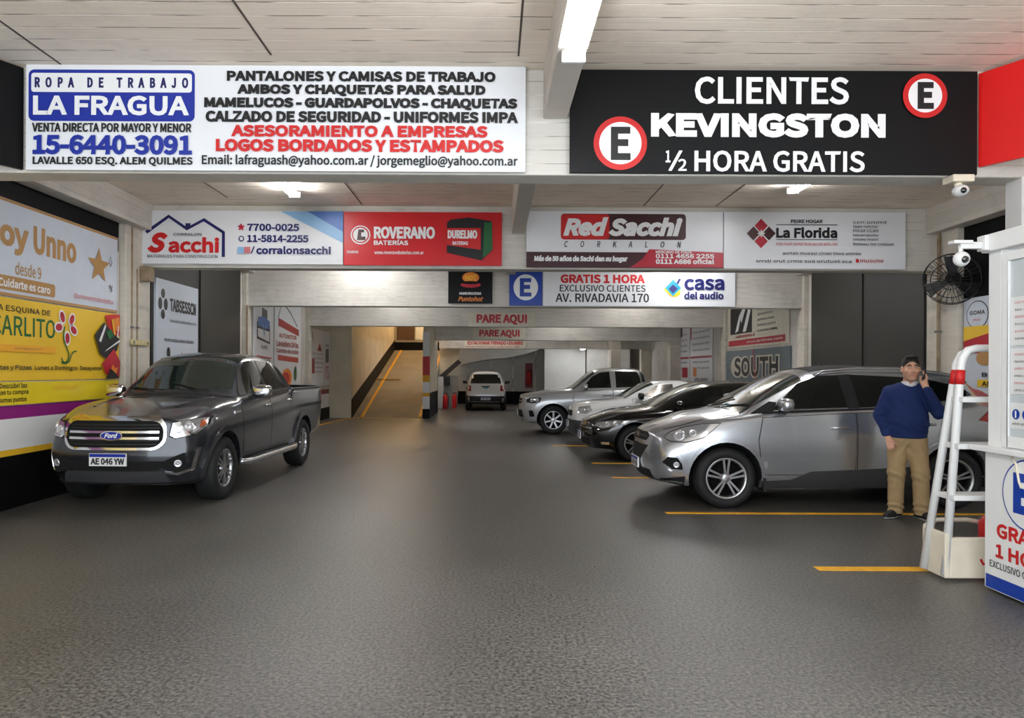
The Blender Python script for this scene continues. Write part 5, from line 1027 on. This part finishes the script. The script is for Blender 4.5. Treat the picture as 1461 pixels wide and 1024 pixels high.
# ------------------------------------------------------------------ the man on the phone: smooth blended volumes turned into skins
class Vol:
    def __init__(s, lo, hi, h):
        s.lo = np.array(lo, np.float32); s.h = h; s.n = np.ceil((np.array(hi) - s.lo) / h).astype(int) + 1; s.D = np.full(s.n, 1.0, np.float32)
        s.ax = [s.lo[i] + h * np.arange(s.n[i], dtype=np.float32) for i in range(3)]
    def sl(s, lo, hi):
        a = np.clip(np.floor((np.array(lo) - s.lo) / s.h).astype(int), 0, s.n - 1); b = np.clip(np.ceil((np.array(hi) - s.lo) / s.h).astype(int) + 1, 1, s.n)
        return tuple(slice(i, max(j, i + 1)) for i, j in zip(a, b))
    def apply(s, lo, hi, fn, k, op):
        q = s.sl(lo, hi); X, Y, Z = np.meshgrid(s.ax[0][q[0]], s.ax[1][q[1]], s.ax[2][q[2]], indexing='ij', sparse=True)
        d = fn(X, Y, Z).astype(np.float32); D = s.D[q]
        if op == 'sub': d = -d; t = np.clip(.5 - .5 * (d - D) / -k if False else .5 + .5 * (d - D) / k, 0, 1); s.D[q] = D * (1 - t) + d * t + k * t * (1 - t)
        else: t = np.clip(.5 + .5 * (d - D) / k, 0, 1); s.D[q] = d * (1 - t) + D * t - k * t * (1 - t)
    def cone(s, a, b, ra, rb, k=.02, sy=1.0, sx=1.0, op='add'):
        a, b = np.array(a, float), np.array(b, float); S = np.array([sx, sy, 1.0]); A, Bv = a / S, b / S; ab = Bv - A; L2 = max(float(ab @ ab), 1e-9); m = max(ra, rb) * max(1, sx, sy) + k * 2 + .03
        def f(X, Y, Z):
            px, py, pz = X / sx - A[0], Y / sy - A[1], Z - A[2]; t = np.clip((px * ab[0] + py * ab[1] + pz * ab[2]) / L2, 0, 1)
            return (np.sqrt((px - t * ab[0]) ** 2 + (py - t * ab[1]) ** 2 + (pz - t * ab[2]) ** 2) - (ra + (rb - ra) * t)) * min(1, sx, sy)
        s.apply(np.minimum(a, b) - m, np.maximum(a, b) + m, f, k, op)
    def ell(s, c, r, k=.02, op='add', tilt=0.0):
        c, r = np.array(c, float), np.array(r, float); m = max(r) + k * 2 + .03; ct, st = math.cos(tilt), math.sin(tilt)
        def f(X, Y, Z):
            x0, y0, z0 = X - c[0], Y - c[1], Z - c[2]; x1 = x0 * ct + z0 * st; z1 = -x0 * st + z0 * ct
            q = np.sqrt((x1 / r[0]) ** 2 + (y0 / r[1]) ** 2 + (z1 / r[2]) ** 2); q2 = np.sqrt((x1 / r[0] ** 2) ** 2 + (y0 / r[1] ** 2) ** 2 + (z1 / r[2] ** 2) ** 2)
            return q * (q - 1) / np.maximum(q2, 1e-4)
        s.apply(c - m, c + m, f, k, op)
    def chain(s, P, R, k=.02, sy=1.0, sx=1.0):
        for i in range(len(P) - 1): s.cone(P[i], P[i + 1], R[i], R[i + 1], k, sy, sx)
    def cut_above(s, z): s.D[:, :, s.ax[2] > z] = np.maximum(s.D[:, :, s.ax[2] > z], (s.ax[2][s.ax[2] > z] - z)[None, None, :])
    def cut_below(s, z): s.D[:, :, s.ax[2] < z] = np.maximum(s.D[:, :, s.ax[2] < z], (z - s.ax[2][s.ax[2] < z])[None, None, :])
    def mesh(s):
        D = s.D; D = np.where(np.abs(D) < 1e-6, 1e-6, D); nx, ny, nz = D.shape; ins = D < 0
        cs = np.zeros((nx - 1, ny - 1, nz - 1), np.int8)
        offs = [(i, j, k) for i in (0, 1) for j in (0, 1) for k in (0, 1)]
        for i, j, k in offs: cs += ins[i:nx - 1 + i, j:ny - 1 + j, k:nz - 1 + k]
        I = np.argwhere((cs > 0) & (cs < 8)); idx = np.full(cs.shape, -1, np.int64); idx[tuple(I.T)] = np.arange(len(I))
        acc = np.zeros((len(I), 3)); cnt = np.zeros(len(I))
        for a in offs:
            for ax in range(3):
                if a[ax]: continue
                b = list(a); b[ax] = 1; va = D[I[:, 0] + a[0], I[:, 1] + a[1], I[:, 2] + a[2]]; vb = D[I[:, 0] + b[0], I[:, 1] + b[1], I[:, 2] + b[2]]
                m = (va < 0) != (vb < 0); t = va[m] / (va[m] - vb[m]); p = np.tile(np.array(a, float), (m.sum(), 1)); p[:, ax] += t; acc[m] += p; cnt[m] += 1
        V = s.lo + (I + acc / cnt[:, None]) * s.h; Fq = []
        for ax in range(3):
            u, v = [(1, 2), (2, 0), (0, 1)][ax]; sl0 = [slice(None)] * 3; sl1 = [slice(None)] * 3; sl0[ax] = slice(0, -1); sl1[ax] = slice(1, None)
            ch = ins[tuple(sl0)] != ins[tuple(sl1)]; E = np.argwhere(ch); E = E[(E[:, u] > 0) & (E[:, v] > 0) & (E[:, u] < D.shape[u] - 1) & (E[:, v] < D.shape[v] - 1)]
            def g(du, dv): q = E.copy(); q[:, u] -= du; q[:, v] -= dv; return idx[tuple(q.T)]
            Q = np.stack([g(1, 1), g(0, 1), g(0, 0), g(1, 0)], 1); fl_ = ~ins[tuple(E.T)]; Q[fl_] = Q[fl_][:, ::-1]; Fq.append(Q)
        return V, np.concatenate(Fq)
def skin(name, vol, mats, parent, pick=None, smooth=1):
    V, Q = vol.mesh(); me = bpy.data.meshes.new(name); me.from_pydata(V.tolist(), [], Q.tolist())
    for m in (mats if isinstance(mats, (list, tuple)) else [mats]): me.materials.append(m)
    bm = bmesh.new(); bm.from_mesh(me)
    for _ in range(smooth): bmesh.ops.smooth_vert(bm, verts=bm.verts, factor=.5, use_axis_x=True, use_axis_y=True, use_axis_z=True)
    bmesh.ops.recalc_face_normals(bm, faces=bm.faces)
    for f in bm.faces:
        f.smooth = True
        if pick: f.material_index = pick(f.calc_center_median())
    bm.to_mesh(me); bm.free(); o = bpy.data.objects.new(name, me); link(o, parent); return o
S_skin = mat('skin', (218, 166, 138), .5, noise=.06, nscale=30); S_stub = mat('stubble', (190, 142, 118), .6, noise=.1, nscale=80); S_lip = mat('lips', (172, 110, 94), .45)
S_hair = mat('dark_hair', (20, 16, 14), .55, noise=.3, nscale=90, bump=.4, bscale=160); S_wool = mat('navy_wool', (13, 38, 92), .85, noise=.12, nscale=40, bump=.25, bscale=240); S_chino = mat('khaki_cotton', (176, 148, 108), .8, noise=.08, nscale=14, bump=.15, bscale=120)
S_shirt = mat('shirt_white', (222, 222, 224), .7); S_shoe = mat('shoe_black', (22, 23, 28), .55); S_sole = mat('sole_white', (216, 216, 214), .6); S_eye = mat('eye_white', (226, 220, 214), .25); S_iris = mat('iris_dark', (34, 24, 18), .2); S_belt = mat('belt_brown', (50, 36, 28), .5)
MX, MY, MR = 4.52, 7.78, math.radians(-20)
man = thing('person', 'person in a navy sweater and khaki trousers standing with a phone held to the ear', 'person', (MX, MY, 0), MR)
H0 = np.array((.03, -.02, 1.63)); HS = 1.07                        # head centre
sR, eR, wR = (-.172, .01, 1.375), (-.262, .035, 1.125), (-.205, -.07, .905); sL, eL, wL = (.178, .0, 1.375), (.285, -.075, 1.165), (.155, -.165, 1.405)
hipR, kR, aR = (-.085, 0, .90), (-.105, -.02, .50), (-.105, .02, .10); hipL, kL, aL = (.085, 0, .90), (.125, -.035, .50), (.14, -.01, .10)
b = Vol((-.42, -.36, -.01), (.42, .22, 1.80), .0055)
b.cone((0, 0, .93), (0, 0, 1.10), .15, .15, .05, .72); b.cone((0, 0, 1.10), (0, .0, 1.32), .15, .16, .05, .7); b.cone(sR, sL, .052, .052, .05); b.cone((.01, .015, 1.38), (.022, 0, 1.54), .062, .058, .03)
for P in ((hipR, kR, aR), (hipL, kL, aL)): b.chain(P, [.085, .058, .042], .03); b.cone(P[2], (P[2][0], P[2][1], .05), .04, .03, .02)
b.chain((sR, eR, wR), [.055, .045, .029], .02); b.chain((sL, eL, wL), [.055, .045, .029], .02)
# head: skull, jaw, chin, nose, lips, brow, ears, eye sockets
def hp(x, y, z): return tuple(H0 + np.array((x, y, z)) * HS)
b.ell(hp(0, .015, .035), (.077, .096, .098), .02); b.cone(hp(0, -.03, -.02), hp(0, -.045, -.085), .062, .040, .03); b.ell(hp(0, -.075, -.098), (.026, .02, .02), .025)
for sg in (-1, 1):
    b.ell(hp(sg * .043, -.065, -.02), (.022, .02, .02), .025); b.cone(hp(sg * .05, -.01, -.05), hp(sg * .022, -.065, -.095), .028, .02, .03)
    b.cone(hp(sg * .012, -.088, .036), hp(sg * .052, -.070, .034), .010, .009, .014); b.ell(hp(sg * .034, -.094, .012), (.019, .016, .012), .012, 'sub')
    b.ell(hp(sg * .080, .012, -.004), (.011, .022, .034), .008); b.ell(hp(sg * .083, .004, -.002), (.006, .010, .018), .006, 'sub'); b.ell(hp(sg * .012, -.098, -.034), (.010, .011, .009), .008)
b.cone(hp(0, -.086, .026), hp(0, -.112, -.028), .009, .014, .012); b.cone(hp(-.020, -.088, -.062), hp(.020, -.088, -.062), .008, .008, .008); b.cone(hp(-.017, -.086, -.073), hp(.017, -.086, -.073), .008, .008, .008); b.cone(hp(-.024, -.096, -.0675), hp(.024, -.096, -.0675), .002, .002, .004, op='sub')
def finger(v, P, r0, r1): v.chain(P, [r0 + (r1 - r0) * i / (len(P) - 1) for i in range(len(P))], .006)
# hand resting at the trouser pocket: palm and four fingers over the cloth, thumb hooked inside
b.cone(wR, (-.185, -.125, .855), .028, .034, .015, 1, 1); b.cone((-.20, -.12, .855), (-.165, -.14, .835), .026, .024, .012)
for i, (dx, dz, l) in enumerate(((.0, .0, .9), (.018, .004, 1.0), (.036, .010, .96), (.050, .020, .8))):
    x0 = -.215 + dx; finger(b, [(x0, -.135, .835 + dz), (x0 + .006, -.158, .805 + dz), (x0 + .014 * l, -.160, .775 + dz + .01 * (1 - l)), (x0 + .020 * l, -.148, .752 + dz + .03 * (1 - l))], .0105, .0078)
finger(b, [(-.175, -.115, .870), (-.150, -.135, .850), (-.130, -.138, .825), (-.120, -.130, .805)], .012, .009)
# hand with the phone at the ear
b.cone(wL, (.137, -.128, 1.475), .029, .036, .015); b.cone((.128, -.135, 1.485), (.150, -.100, 1.50), .028, .026, .012)
for i, (y0, l) in enumerate(((-.150, .9), (-.130, 1.0), (-.110, .98), (-.090, .82))):
    z0 = 1.505 + .006 * i; finger(b, [(.148, y0, z0), (.156, y0 + .002, z0 + .036 * l), (.148, y0 + .004, z0 + .066 * l), (.130, y0 + .004, z0 + .084 * l)], .0105, .008)
finger(b, [(.118, -.140, 1.465), (.100, -.150, 1.495), (.098, -.142, 1.525), (.102, -.128, 1.55)], .012, .009)
def face_pick(c):
    d = (np.array(c) - H0) / HS
    if abs(d[0]) < .022 and -.076 < d[2] < -.060 and d[1] < -.080: return 2
    if d[1] < .005 and -.125 < d[2] < -.030 and abs(d[0]) < .085 and not (abs(d[0]) < .016 and d[2] > -.05) and (d[2] < -.05 or abs(d[0]) > .05): return 1
    return 0
skin('body', b, [S_skin, S_stub, S_lip], man, face_pick)
for sg in (-1, 1):
    e = MB().ball(hp(sg * .034, -.0815, .013), (.0145, .0105, .0085), 14).build('eye', S_eye, man, local=True); MB().ball(hp(sg * .034, -.0905, .012), (.0058, .0035, .0058), 10).build('iris', S_iris, e, local=True)
    MB().tube([hp(sg * .014, -.0975, .038), hp(sg * .034, -.0965, .041), hp(sg * .056, -.078, .031)], [.005, .0055, .003], 8).build('eyebrow', S_hair, man, local=True)
v = Vol((-.12, -.16, 1.50), (.18, .16, 1.80), .005)
v.ell(hp(0, .022, .050), (.085, .098, .096), .01); v.ell(hp(0, -.040, .118), (.060, .045, .020), .03); v.ell(hp(0, -.12, .002), (.071, .078, .084), .012, 'sub'); v.ell(hp(0, .0, -.105), (.12, .14, .09), .012, 'sub')
for sg in (-1, 1): v.ell(hp(sg * .09, .005, -.02), (.018, .03, .045), .008, 'sub')
skin('hair', v, S_hair, man)
# sweater: trunk, both sleeves, wrinkles at elbow and waist, rib hem, open neck
v = Vol((-.42, -.36, .84), (.42, .22, 1.50), .006)
v.cone((0, -.005, .93), (0, -.02, 1.06), .186, .192, .05, .74); v.cone((0, -.02, 1.06), (0, .0, 1.30), .192, .182, .05, .70); v.cone((-.150, .01, 1.370), (.155, .0, 1.370), .070, .070, .06); v.cone((-.07, .015, 1.405), (.09, .01, 1.405), .06, .06, .05)
v.chain((sR, eR, wR), [.072, .062, .044], .03); v.chain((sL, eL, wL), [.072, .064, .042], .03); v.cone(wR, tuple(np.array(wR) + (np.array(eR) - wR) * .15), .042, .044, .005)
X, Y, Z = np.meshgrid(*v.ax, indexing='ij', sparse=True)
v.D += (.0045 * np.sin(Z * 70 + X * 45 + 2.0 * np.sin(X * 19)) * np.exp(-((Z - 1.02) / .09) ** 2) + .004 * np.sin(Z * 85 - X * 30) * np.exp(-((X + .26) / .06) ** 2 - ((Z - 1.12) / .09) ** 2) + .004 * np.sin(Z * 60 + Y * 50) * np.exp(-((X - .26) / .07) ** 2 - ((Z - 1.2) / .1) ** 2) + .003 * np.sin(X * 60 + Z * 35) * np.exp(-((Z - 1.25) / .12) ** 2)).astype(np.float32)
v.cut_below(.90)
v.cone((.018, -.005, 1.42), (.024, -.01, 1.60), .066, .085, .008, op='sub'); v.cone((.02, -.13, 1.47), (.02, -.13, 1.36), .055, .008, .008, op='sub')
sw = skin('sweater', v, S_wool, man, smooth=2)
MB().lathe([(.180, .0), (.190, .006), (.192, .03), (.186, .05)], (0, -.008, .885), (0, 0, 1), 40).build('rib_hem', S_wool, sw, local=True)
for vv in bpy.data.objects[[c for c in sw.children][0].name].data.vertices: vv.co.y = (vv.co.y + .008) * .76 - .008
v = Vol((-.12, -.16, 1.36), (.16, .12, 1.54), .005)      # shirt collar
v.cone((.015, .010, 1.40), (.022, .000, 1.495), .086, .077, .01); v.cone((.015, .010, 1.34), (.022, .000, 1.56), .073, .066, .005, op='sub'); v.cone((.02, -.12, 1.53), (.02, -.12, 1.37), .075, .012, .006, op='sub'); v.cut_above(1.495)
skin('shirt_collar', v, S_shirt, man)
# trousers
v = Vol((-.30, -.22, .03), (.32, .22, .97), .006)
v.cone((-.022, 0, .93), (.022, 0, .93), .145, .145, .03, .78); v.cone((0, 0, .86), (0, .01, .80), .155, .12, .04, .80)
for P, in (((hipR, kR, aR),), ((hipL, kL, aL),)): v.chain([(P[0][0], P[0][1], .86), P[1], (P[2][0], P[2][1], .06)], [.112, .083, .076], .035)
X, Y, Z = np.meshgrid(*v.ax, indexing='ij', sparse=True)
v.D += (.005 * np.sin(Z * 75 + X * 40 + Y * 20) * np.exp(-((Z - .47) / .08) ** 2) + .008 * np.sin(Z * 95 + X * 18 + Y * 25) * np.exp(-((Z - .13) / .06) ** 2) + .005 * np.sin(np.abs(X) * 90 + Z * 50) * np.exp(-((Z - .80) / .08) ** 2)).astype(np.float32)
v.cut_above(.945); v.cut_below(.055)
tr = skin('trousers', v, S_chino, man, smooth=2)
MB().tube([(-.155, -.085, .90), (-.17, -.06, .86), (-.19, -.02, .80)], .005, 6).build('pocket_seam', mat('khaki_seam', (140, 114, 80), .8), tr, local=True); MB().tube([(.155, -.085, .90), (.17, -.06, .86), (.19, -.02, .80)], .005, 6).build('pocket_seam', mat('khaki_seam', (140, 114, 80), .8), tr, local=True); MB().tube([(0, -.126, .91), (.0, -.118, .84), (.004, -.09, .79)], .004, 6).build('fly_seam', mat('khaki_seam', (140, 114, 80), .8), tr, local=True)
for P, ang in ((aR, math.radians(-38)), (aL, math.radians(30))):
    d = np.array((math.sin(ang), -math.cos(ang), 0)); a0 = np.array((P[0], P[1], 0)); v = Vol(a0 - (.25, .25, 0.0) + (0, 0, -.01), a0 + (.25, .25, .16), .005)
    heel = a0 - d * .055; toe = a0 + d * .175
    v.cone(tuple(heel + (0, 0, .05)), tuple(a0 + d * .08 + (0, 0, .05)), .042, .046, .02); v.cone(tuple(a0 + d * .08 + (0, 0, .045)), tuple(toe + (0, 0, .038)), .048, .034, .02); v.cone(tuple(a0 + (0, 0, .05)), tuple(a0 + (0, 0, .12)), .045, .042, .02); v.cut_below(.002); v.cut_above(.115)
    sh = skin('shoe', v, [S_shoe, S_sole], man, lambda c: 1 if c.z < .026 else 0)
    n_ = np.array((d[1], -d[0], 0)); mb = MB()
    for k in range(4): q_ = a0 + d * (.05 + .022 * k) + (0, 0, .100 - .010 * k); mb.tube([tuple(q_ - n_ * .022), tuple(q_ + (0, 0, .003)), tuple(q_ + n_ * .022)], .003, 6)
    mb.build('laces', S_sole, sh, local=True)
Rm = Matrix.Translation((MX, MY, 0)) @ Matrix.Rotation(MR, 4, 'Z')
ph = MB().box(-.0045, .0045, -.034, .034, -.07, .07).build('mobile_phone', mat('phone_black', (12, 12, 14), .2), bevel=.004, local=True); ph.matrix_world = Rm @ Matrix.Translation((.133, -.118, 1.56)) @ Matrix.Rotation(.22, 4, 'Y') @ Matrix.Rotation(.5, 4, 'X')
tag(ph, 'black mobile phone held in the hand of the man in the navy sweater', 'phone')
# ------------------------------------------------------------------ white step ladder beside the booth
t = thing('step_ladder', 'white tubular step ladder with a red band beside the ticket booth', 'ladder', (3.6, 5.62, 0))
def leg(P, r=.03): MB().tube(P, r, 12).build('rail', M_white, t)
leg([(3.48, 5.48, .04), (3.585, 5.47, 1.62), (3.60, 5.47, 1.70), (3.64, 5.47, 1.76), (3.70, 5.47, 1.775), (4.15, 5.47, 1.78)]); leg([(3.435, 5.68, .04), (3.60, 5.54, 1.66), (3.63, 5.53, 1.73), (3.70, 5.52, 1.76)]); leg([(4.2, 5.48, .04), (4.15, 5.47, 1.775)])
MB().tube([(3.577, 5.47, 1.50), (3.584, 5.47, 1.61)], .0335, 12).build('red_band', M_red, t); MB().tube([(3.586, 5.552, 1.50), (3.597, 5.543, 1.61)], .0335, 12).build('red_band', M_red, t)
for z in (.64, 1.03, 1.385): MB().box(3.44 + .085 * z, 4.2, 5.40, 5.60, z - .02, z + .02).build('tread', M_white, t, bevel=.005)
MB().box(3.50, 4.16, 5.45, 5.49, .02, .33).box(3.46, 3.50, 5.45, 5.74, .02, .36).build('kick_panel', M_cream, t, bevel=.008); MB().tube([(3.48, 5.74, .36), (3.6, 5.78, .40), (3.85, 5.79, .40), (4.1, 5.74, .36)], .018, 8).build('rim', M_cream, t)
fr = Frame((0, 5.45, 0), (1, 0, 0)); mb = MB(); stroke(mb, fr, [(3.73, .17), (3.75, .13), (3.79, .15), (3.80, .22), (3.86, .24), (3.86, .15), (3.82, .13)], .02, .003); mb.build('red_mark', M_red, t)
o = thing('red_canister', 'small red canister standing behind the cream kick panel', 'canister', (3.95, 5.68, 0)); MB().lathe([(0, 0), (.075, 0), (.08, .02), (.08, .40), (.05, .45), (.0, .45)], (3.95, 5.66, 0), n=20).build('shell', M_red, o); MB().tube([(3.95, 5.66, .45), (3.95, 5.66, .49)], .02).build('cap', M_plastic, o)
# ------------------------------------------------------------------ cameras
t = thing('security_camera', 'white camera on a bracket arm at the booth corner', 'camera', (3.64, 5.24, 2.42))
MB().box(3.575, 3.609, 5.19, 5.28, 2.48, 2.59).build('wall_plate', M_white, t, bevel=.006); MB().bar((3.58, 5.24, 2.52), (3.42, 5.24, 2.52), .04, .05).box(3.36, 3.50, 5.20, 5.28, 2.53, 2.555).build('arm', M_white, t, bevel=.006); MB().tube([(3.43, 5.24, 2.52), (3.43, 5.24, 2.45)], .014).build('stem', M_white, t); MB().ball((3.43, 5.23, 2.42), (.055, .055, .055), 20).build('housing', M_white, t); MB().lathe([(.0, .012), (.022, .01), (.026, 0)], (3.425, 5.18, 2.41), (0, -1, -.2), 20).build('lens', V_glass, t)
t = thing('security_camera', 'white dome camera hanging below the black sign with its red ringed roundels', 'camera', (3.90, 5.98, 3.2))
MB().box(3.80, 3.98, 5.9, 6.05, 3.17, 3.23).build('mount', M_cream, t, bevel=.008); MB().tube([(3.88, 5.97, 3.18), (3.88, 5.95, 3.12)], .03).build('stem', M_cream, t); MB().ball((3.885, 5.94, 3.10), (.06, .07, .05), 18).build('housing', M_white, t); MB().lathe([(.0, .01), (.02, .008), (.024, 0)], (3.87, 5.875, 3.09), (-.2, -1, -.1), 16).build('lens', V_glass, t)
t = thing('junction_box', 'grey box fixed under the beam corner beside the builder sign', 'box', (-5.25, 10.9, 3.0)); MB().box(-5.36, -5.2, 10.85, 11.0, 2.93, 3.155).build('case', M_rust, t, bevel=.008); MB().box(-5.33, -5.23, 10.84, 10.85, 2.96, 3.1).build('cover', M_rust, t, bevel=.003)
# ------------------------------------------------------------------ wall fan
fx, fy, fz = 6.58, 10.25, 2.93
t = thing('wall_fan', 'black caged wall fan on the black wall beside the home store sign', 'fan', (XR, fy, fz))
ax = Vector((-.62, -.74, -.25)).normalized(); c = Vector((fx, fy, fz)); mb = MB(); u = ax.cross(Vector((0, 0, 1))).normalized(); v_ = ax.cross(u)
for rr, off in ((.36, 0), (.25, .07), (.13, .09), (.36, -.10)): mb.tube([c + ax * off + (u * math.cos(2 * PI * i / 32) + v_ * math.sin(2 * PI * i / 32)) * rr for i in range(33)], .007, 6, caps=False)
for i in range(28):
    a = 2 * PI * i / 28; e = u * math.cos(a) + v_ * math.sin(a); mb.tube([c + ax * .10 + e * .03, c + ax * .07 + e * .25, c + e * .36, c - ax * .10 + e * .36, c - ax * .14 + e * .1], .004, 5)
mb.build('cage', M_plastic, t); bl = MB().lathe([(0, .05), (.05, .04), (.06, -.04)], c, ax, 20).build('hub', M_plastic, t)
for k in range(3):
    a = 2 * PI * k / 3 + .4; e = u * math.cos(a) + v_ * math.sin(a); f_ = ax.cross(e); MB().add([c + e * .05 - f_ * .03, c + e * .05 + f_ * .03 + ax * .02, c + e * .33 + f_ * .12 + ax * .05, c + e * .34 - f_ * .09 - ax * .03, c + e * .05 - f_ * .03 - ax * .006, c + e * .05 + f_ * .03 + ax * .014, c + e * .33 + f_ * .12 + ax * .044, c + e * .34 - f_ * .09 - ax * .036], [(0, 1, 2, 3), (7, 6, 5, 4), (0, 4, 5, 1), (1, 5, 6, 2), (2, 6, 7, 3), (3, 7, 4, 0)]).build('blade', M_plastic, t)
MB().lathe([(0, -.04), (.09, -.05), (.10, -.2), (0, -.24)], c, ax, 20).build('motor', M_plastic, t); MB().bar(c - ax * .22, (XR, fy + .2, fz + .02), .06, .06).build('wall_arm', M_plastic, t)
# ------------------------------------------------------------------ pipes and bracket on the left column, pipe on the right column
for x, y, z0, z1, lb in ((XL + .10, 10.62, .0, 3.7, 'thin grey conduit running up the left column, nearer the yellow board'), (XL + .10, 10.78, .0, 3.1, 'thin grey conduit running up the left column, nearer the white tech poster')):
    t = thing('conduit_pipe', lb, 'pipe', (x, y, z0)); MB().tube([(x, y, z0), (x, y, z1)], .018, 10).build('tube', M_rust, t)
    for z in (.9, 2.2): MB().box(x - .03, x + .022, y - .035, y + .035, z, z + .03).build('clamp', M_steel, t)
t = thing('pipe_bracket', 'cream painted bracket across the conduits on the left column', 'bracket', (XL + .12, 10.8, 1.95)); MB().box(XL + .118, XL + .15, 10.55, 11.1, 1.95, 2.03).build('strap', mat('old_cream', (206, 190, 140), .6, noise=.2, nscale=20), t, bevel=.01)
for y in (10.6, 11.02): MB().lathe([(0, .012), (.02, .01), (.02, 0)], (XL + .15, y, 1.99), (1, 0, 0), 12).build('bolt', M_steel, t)
t = thing('conduit_pipe', 'grey conduit down the right column behind the wall fan', 'pipe', (XR - .2, 10.75, 0)); MB().tube([(XR - .16, 10.8, .0), (XR - .16, 10.8, 3.7)], .025, 10).build('tube', M_rust, t); MB().box(XR - .20, XR - .13, 10.76, 10.84, 2.2, 2.23).build('clamp', M_steel, t)
for Y, X, s in ((15.6, XL + .12, 1),): t = thing('conduit_pipe', 'slim grey conduit beside the wrench badge poster', 'pipe', (X, Y, 0)); MB().tube([(X, 15.58, 0), (X, 15.58, 3.0)], .02, 8).build('tube', M_rust, t); MB().box(X - .025, X + .022, 15.54, 15.62, 1.8, 1.83).build('clamp', M_steel, t)
# ------------------------------------------------------------------ fire points at the back
def extinguisher(x, y, z, label, s_=1.0):
    t = thing('fire_extinguisher', label, 'extinguisher', (x, y, z))
    MB().lathe([(0, 0), (.085 * s_, 0), (.09 * s_, .02), (.09 * s_, .42 * s_), (.06 * s_, .50 * s_), (.03 * s_, .53 * s_), (0, .53 * s_)], (x, y, z), n=20).build('cylinder', M_red, t)
    MB().bar((x - .05 * s_, y, z + .56 * s_), (x + .09 * s_, y, z + .58 * s_), .03, .03).tube([(x, y, z + .52 * s_), (x, y, z + .58 * s_)], .025 * s_).build('valve', M_plastic, t); MB().tube([(x + .06 * s_, y, z + .56 * s_), (x + .13 * s_, y, z + .45 * s_), (x + .12 * s_, y, z + .1 * s_)], .013 * s_).build('hose', M_plastic, t)
    return t
t = extinguisher(1.80, 34.86, .98, 'fire extinguisher hanging on the far wall to the right of the white off-roader', 1.2)
MB().box(1.62, 1.98, 34.985, 35.0, .80, 2.0).build('backboard', mat('dull_red', (140, 30, 34), .5), t); MB().box(1.74, 1.86, 34.93, 34.99, 1.2, 1.3).build('hook', M_plastic, t)
extinguisher(-1.98, 30.3, 0.0, 'fire extinguisher standing by the stair wall, nearer the striped wall end', 1.15); extinguisher(-1.62, 30.9, 0.0, 'fire extinguisher standing by the stair wall below the dark handrail', 1.15)
t = thing('wall_box', 'dark meter box on the stair wall under the handrail', 'box', (-1.95, 31.45, 1.45)); MB().box(-2.1, -1.85, 31.36, 31.5, 1.0, 1.35).build('case', M_plastic, t, bevel=.01); MB().box(-2.07, -1.88, 31.35, 31.36, 1.04, 1.31).build('lid', M_plastic, t)
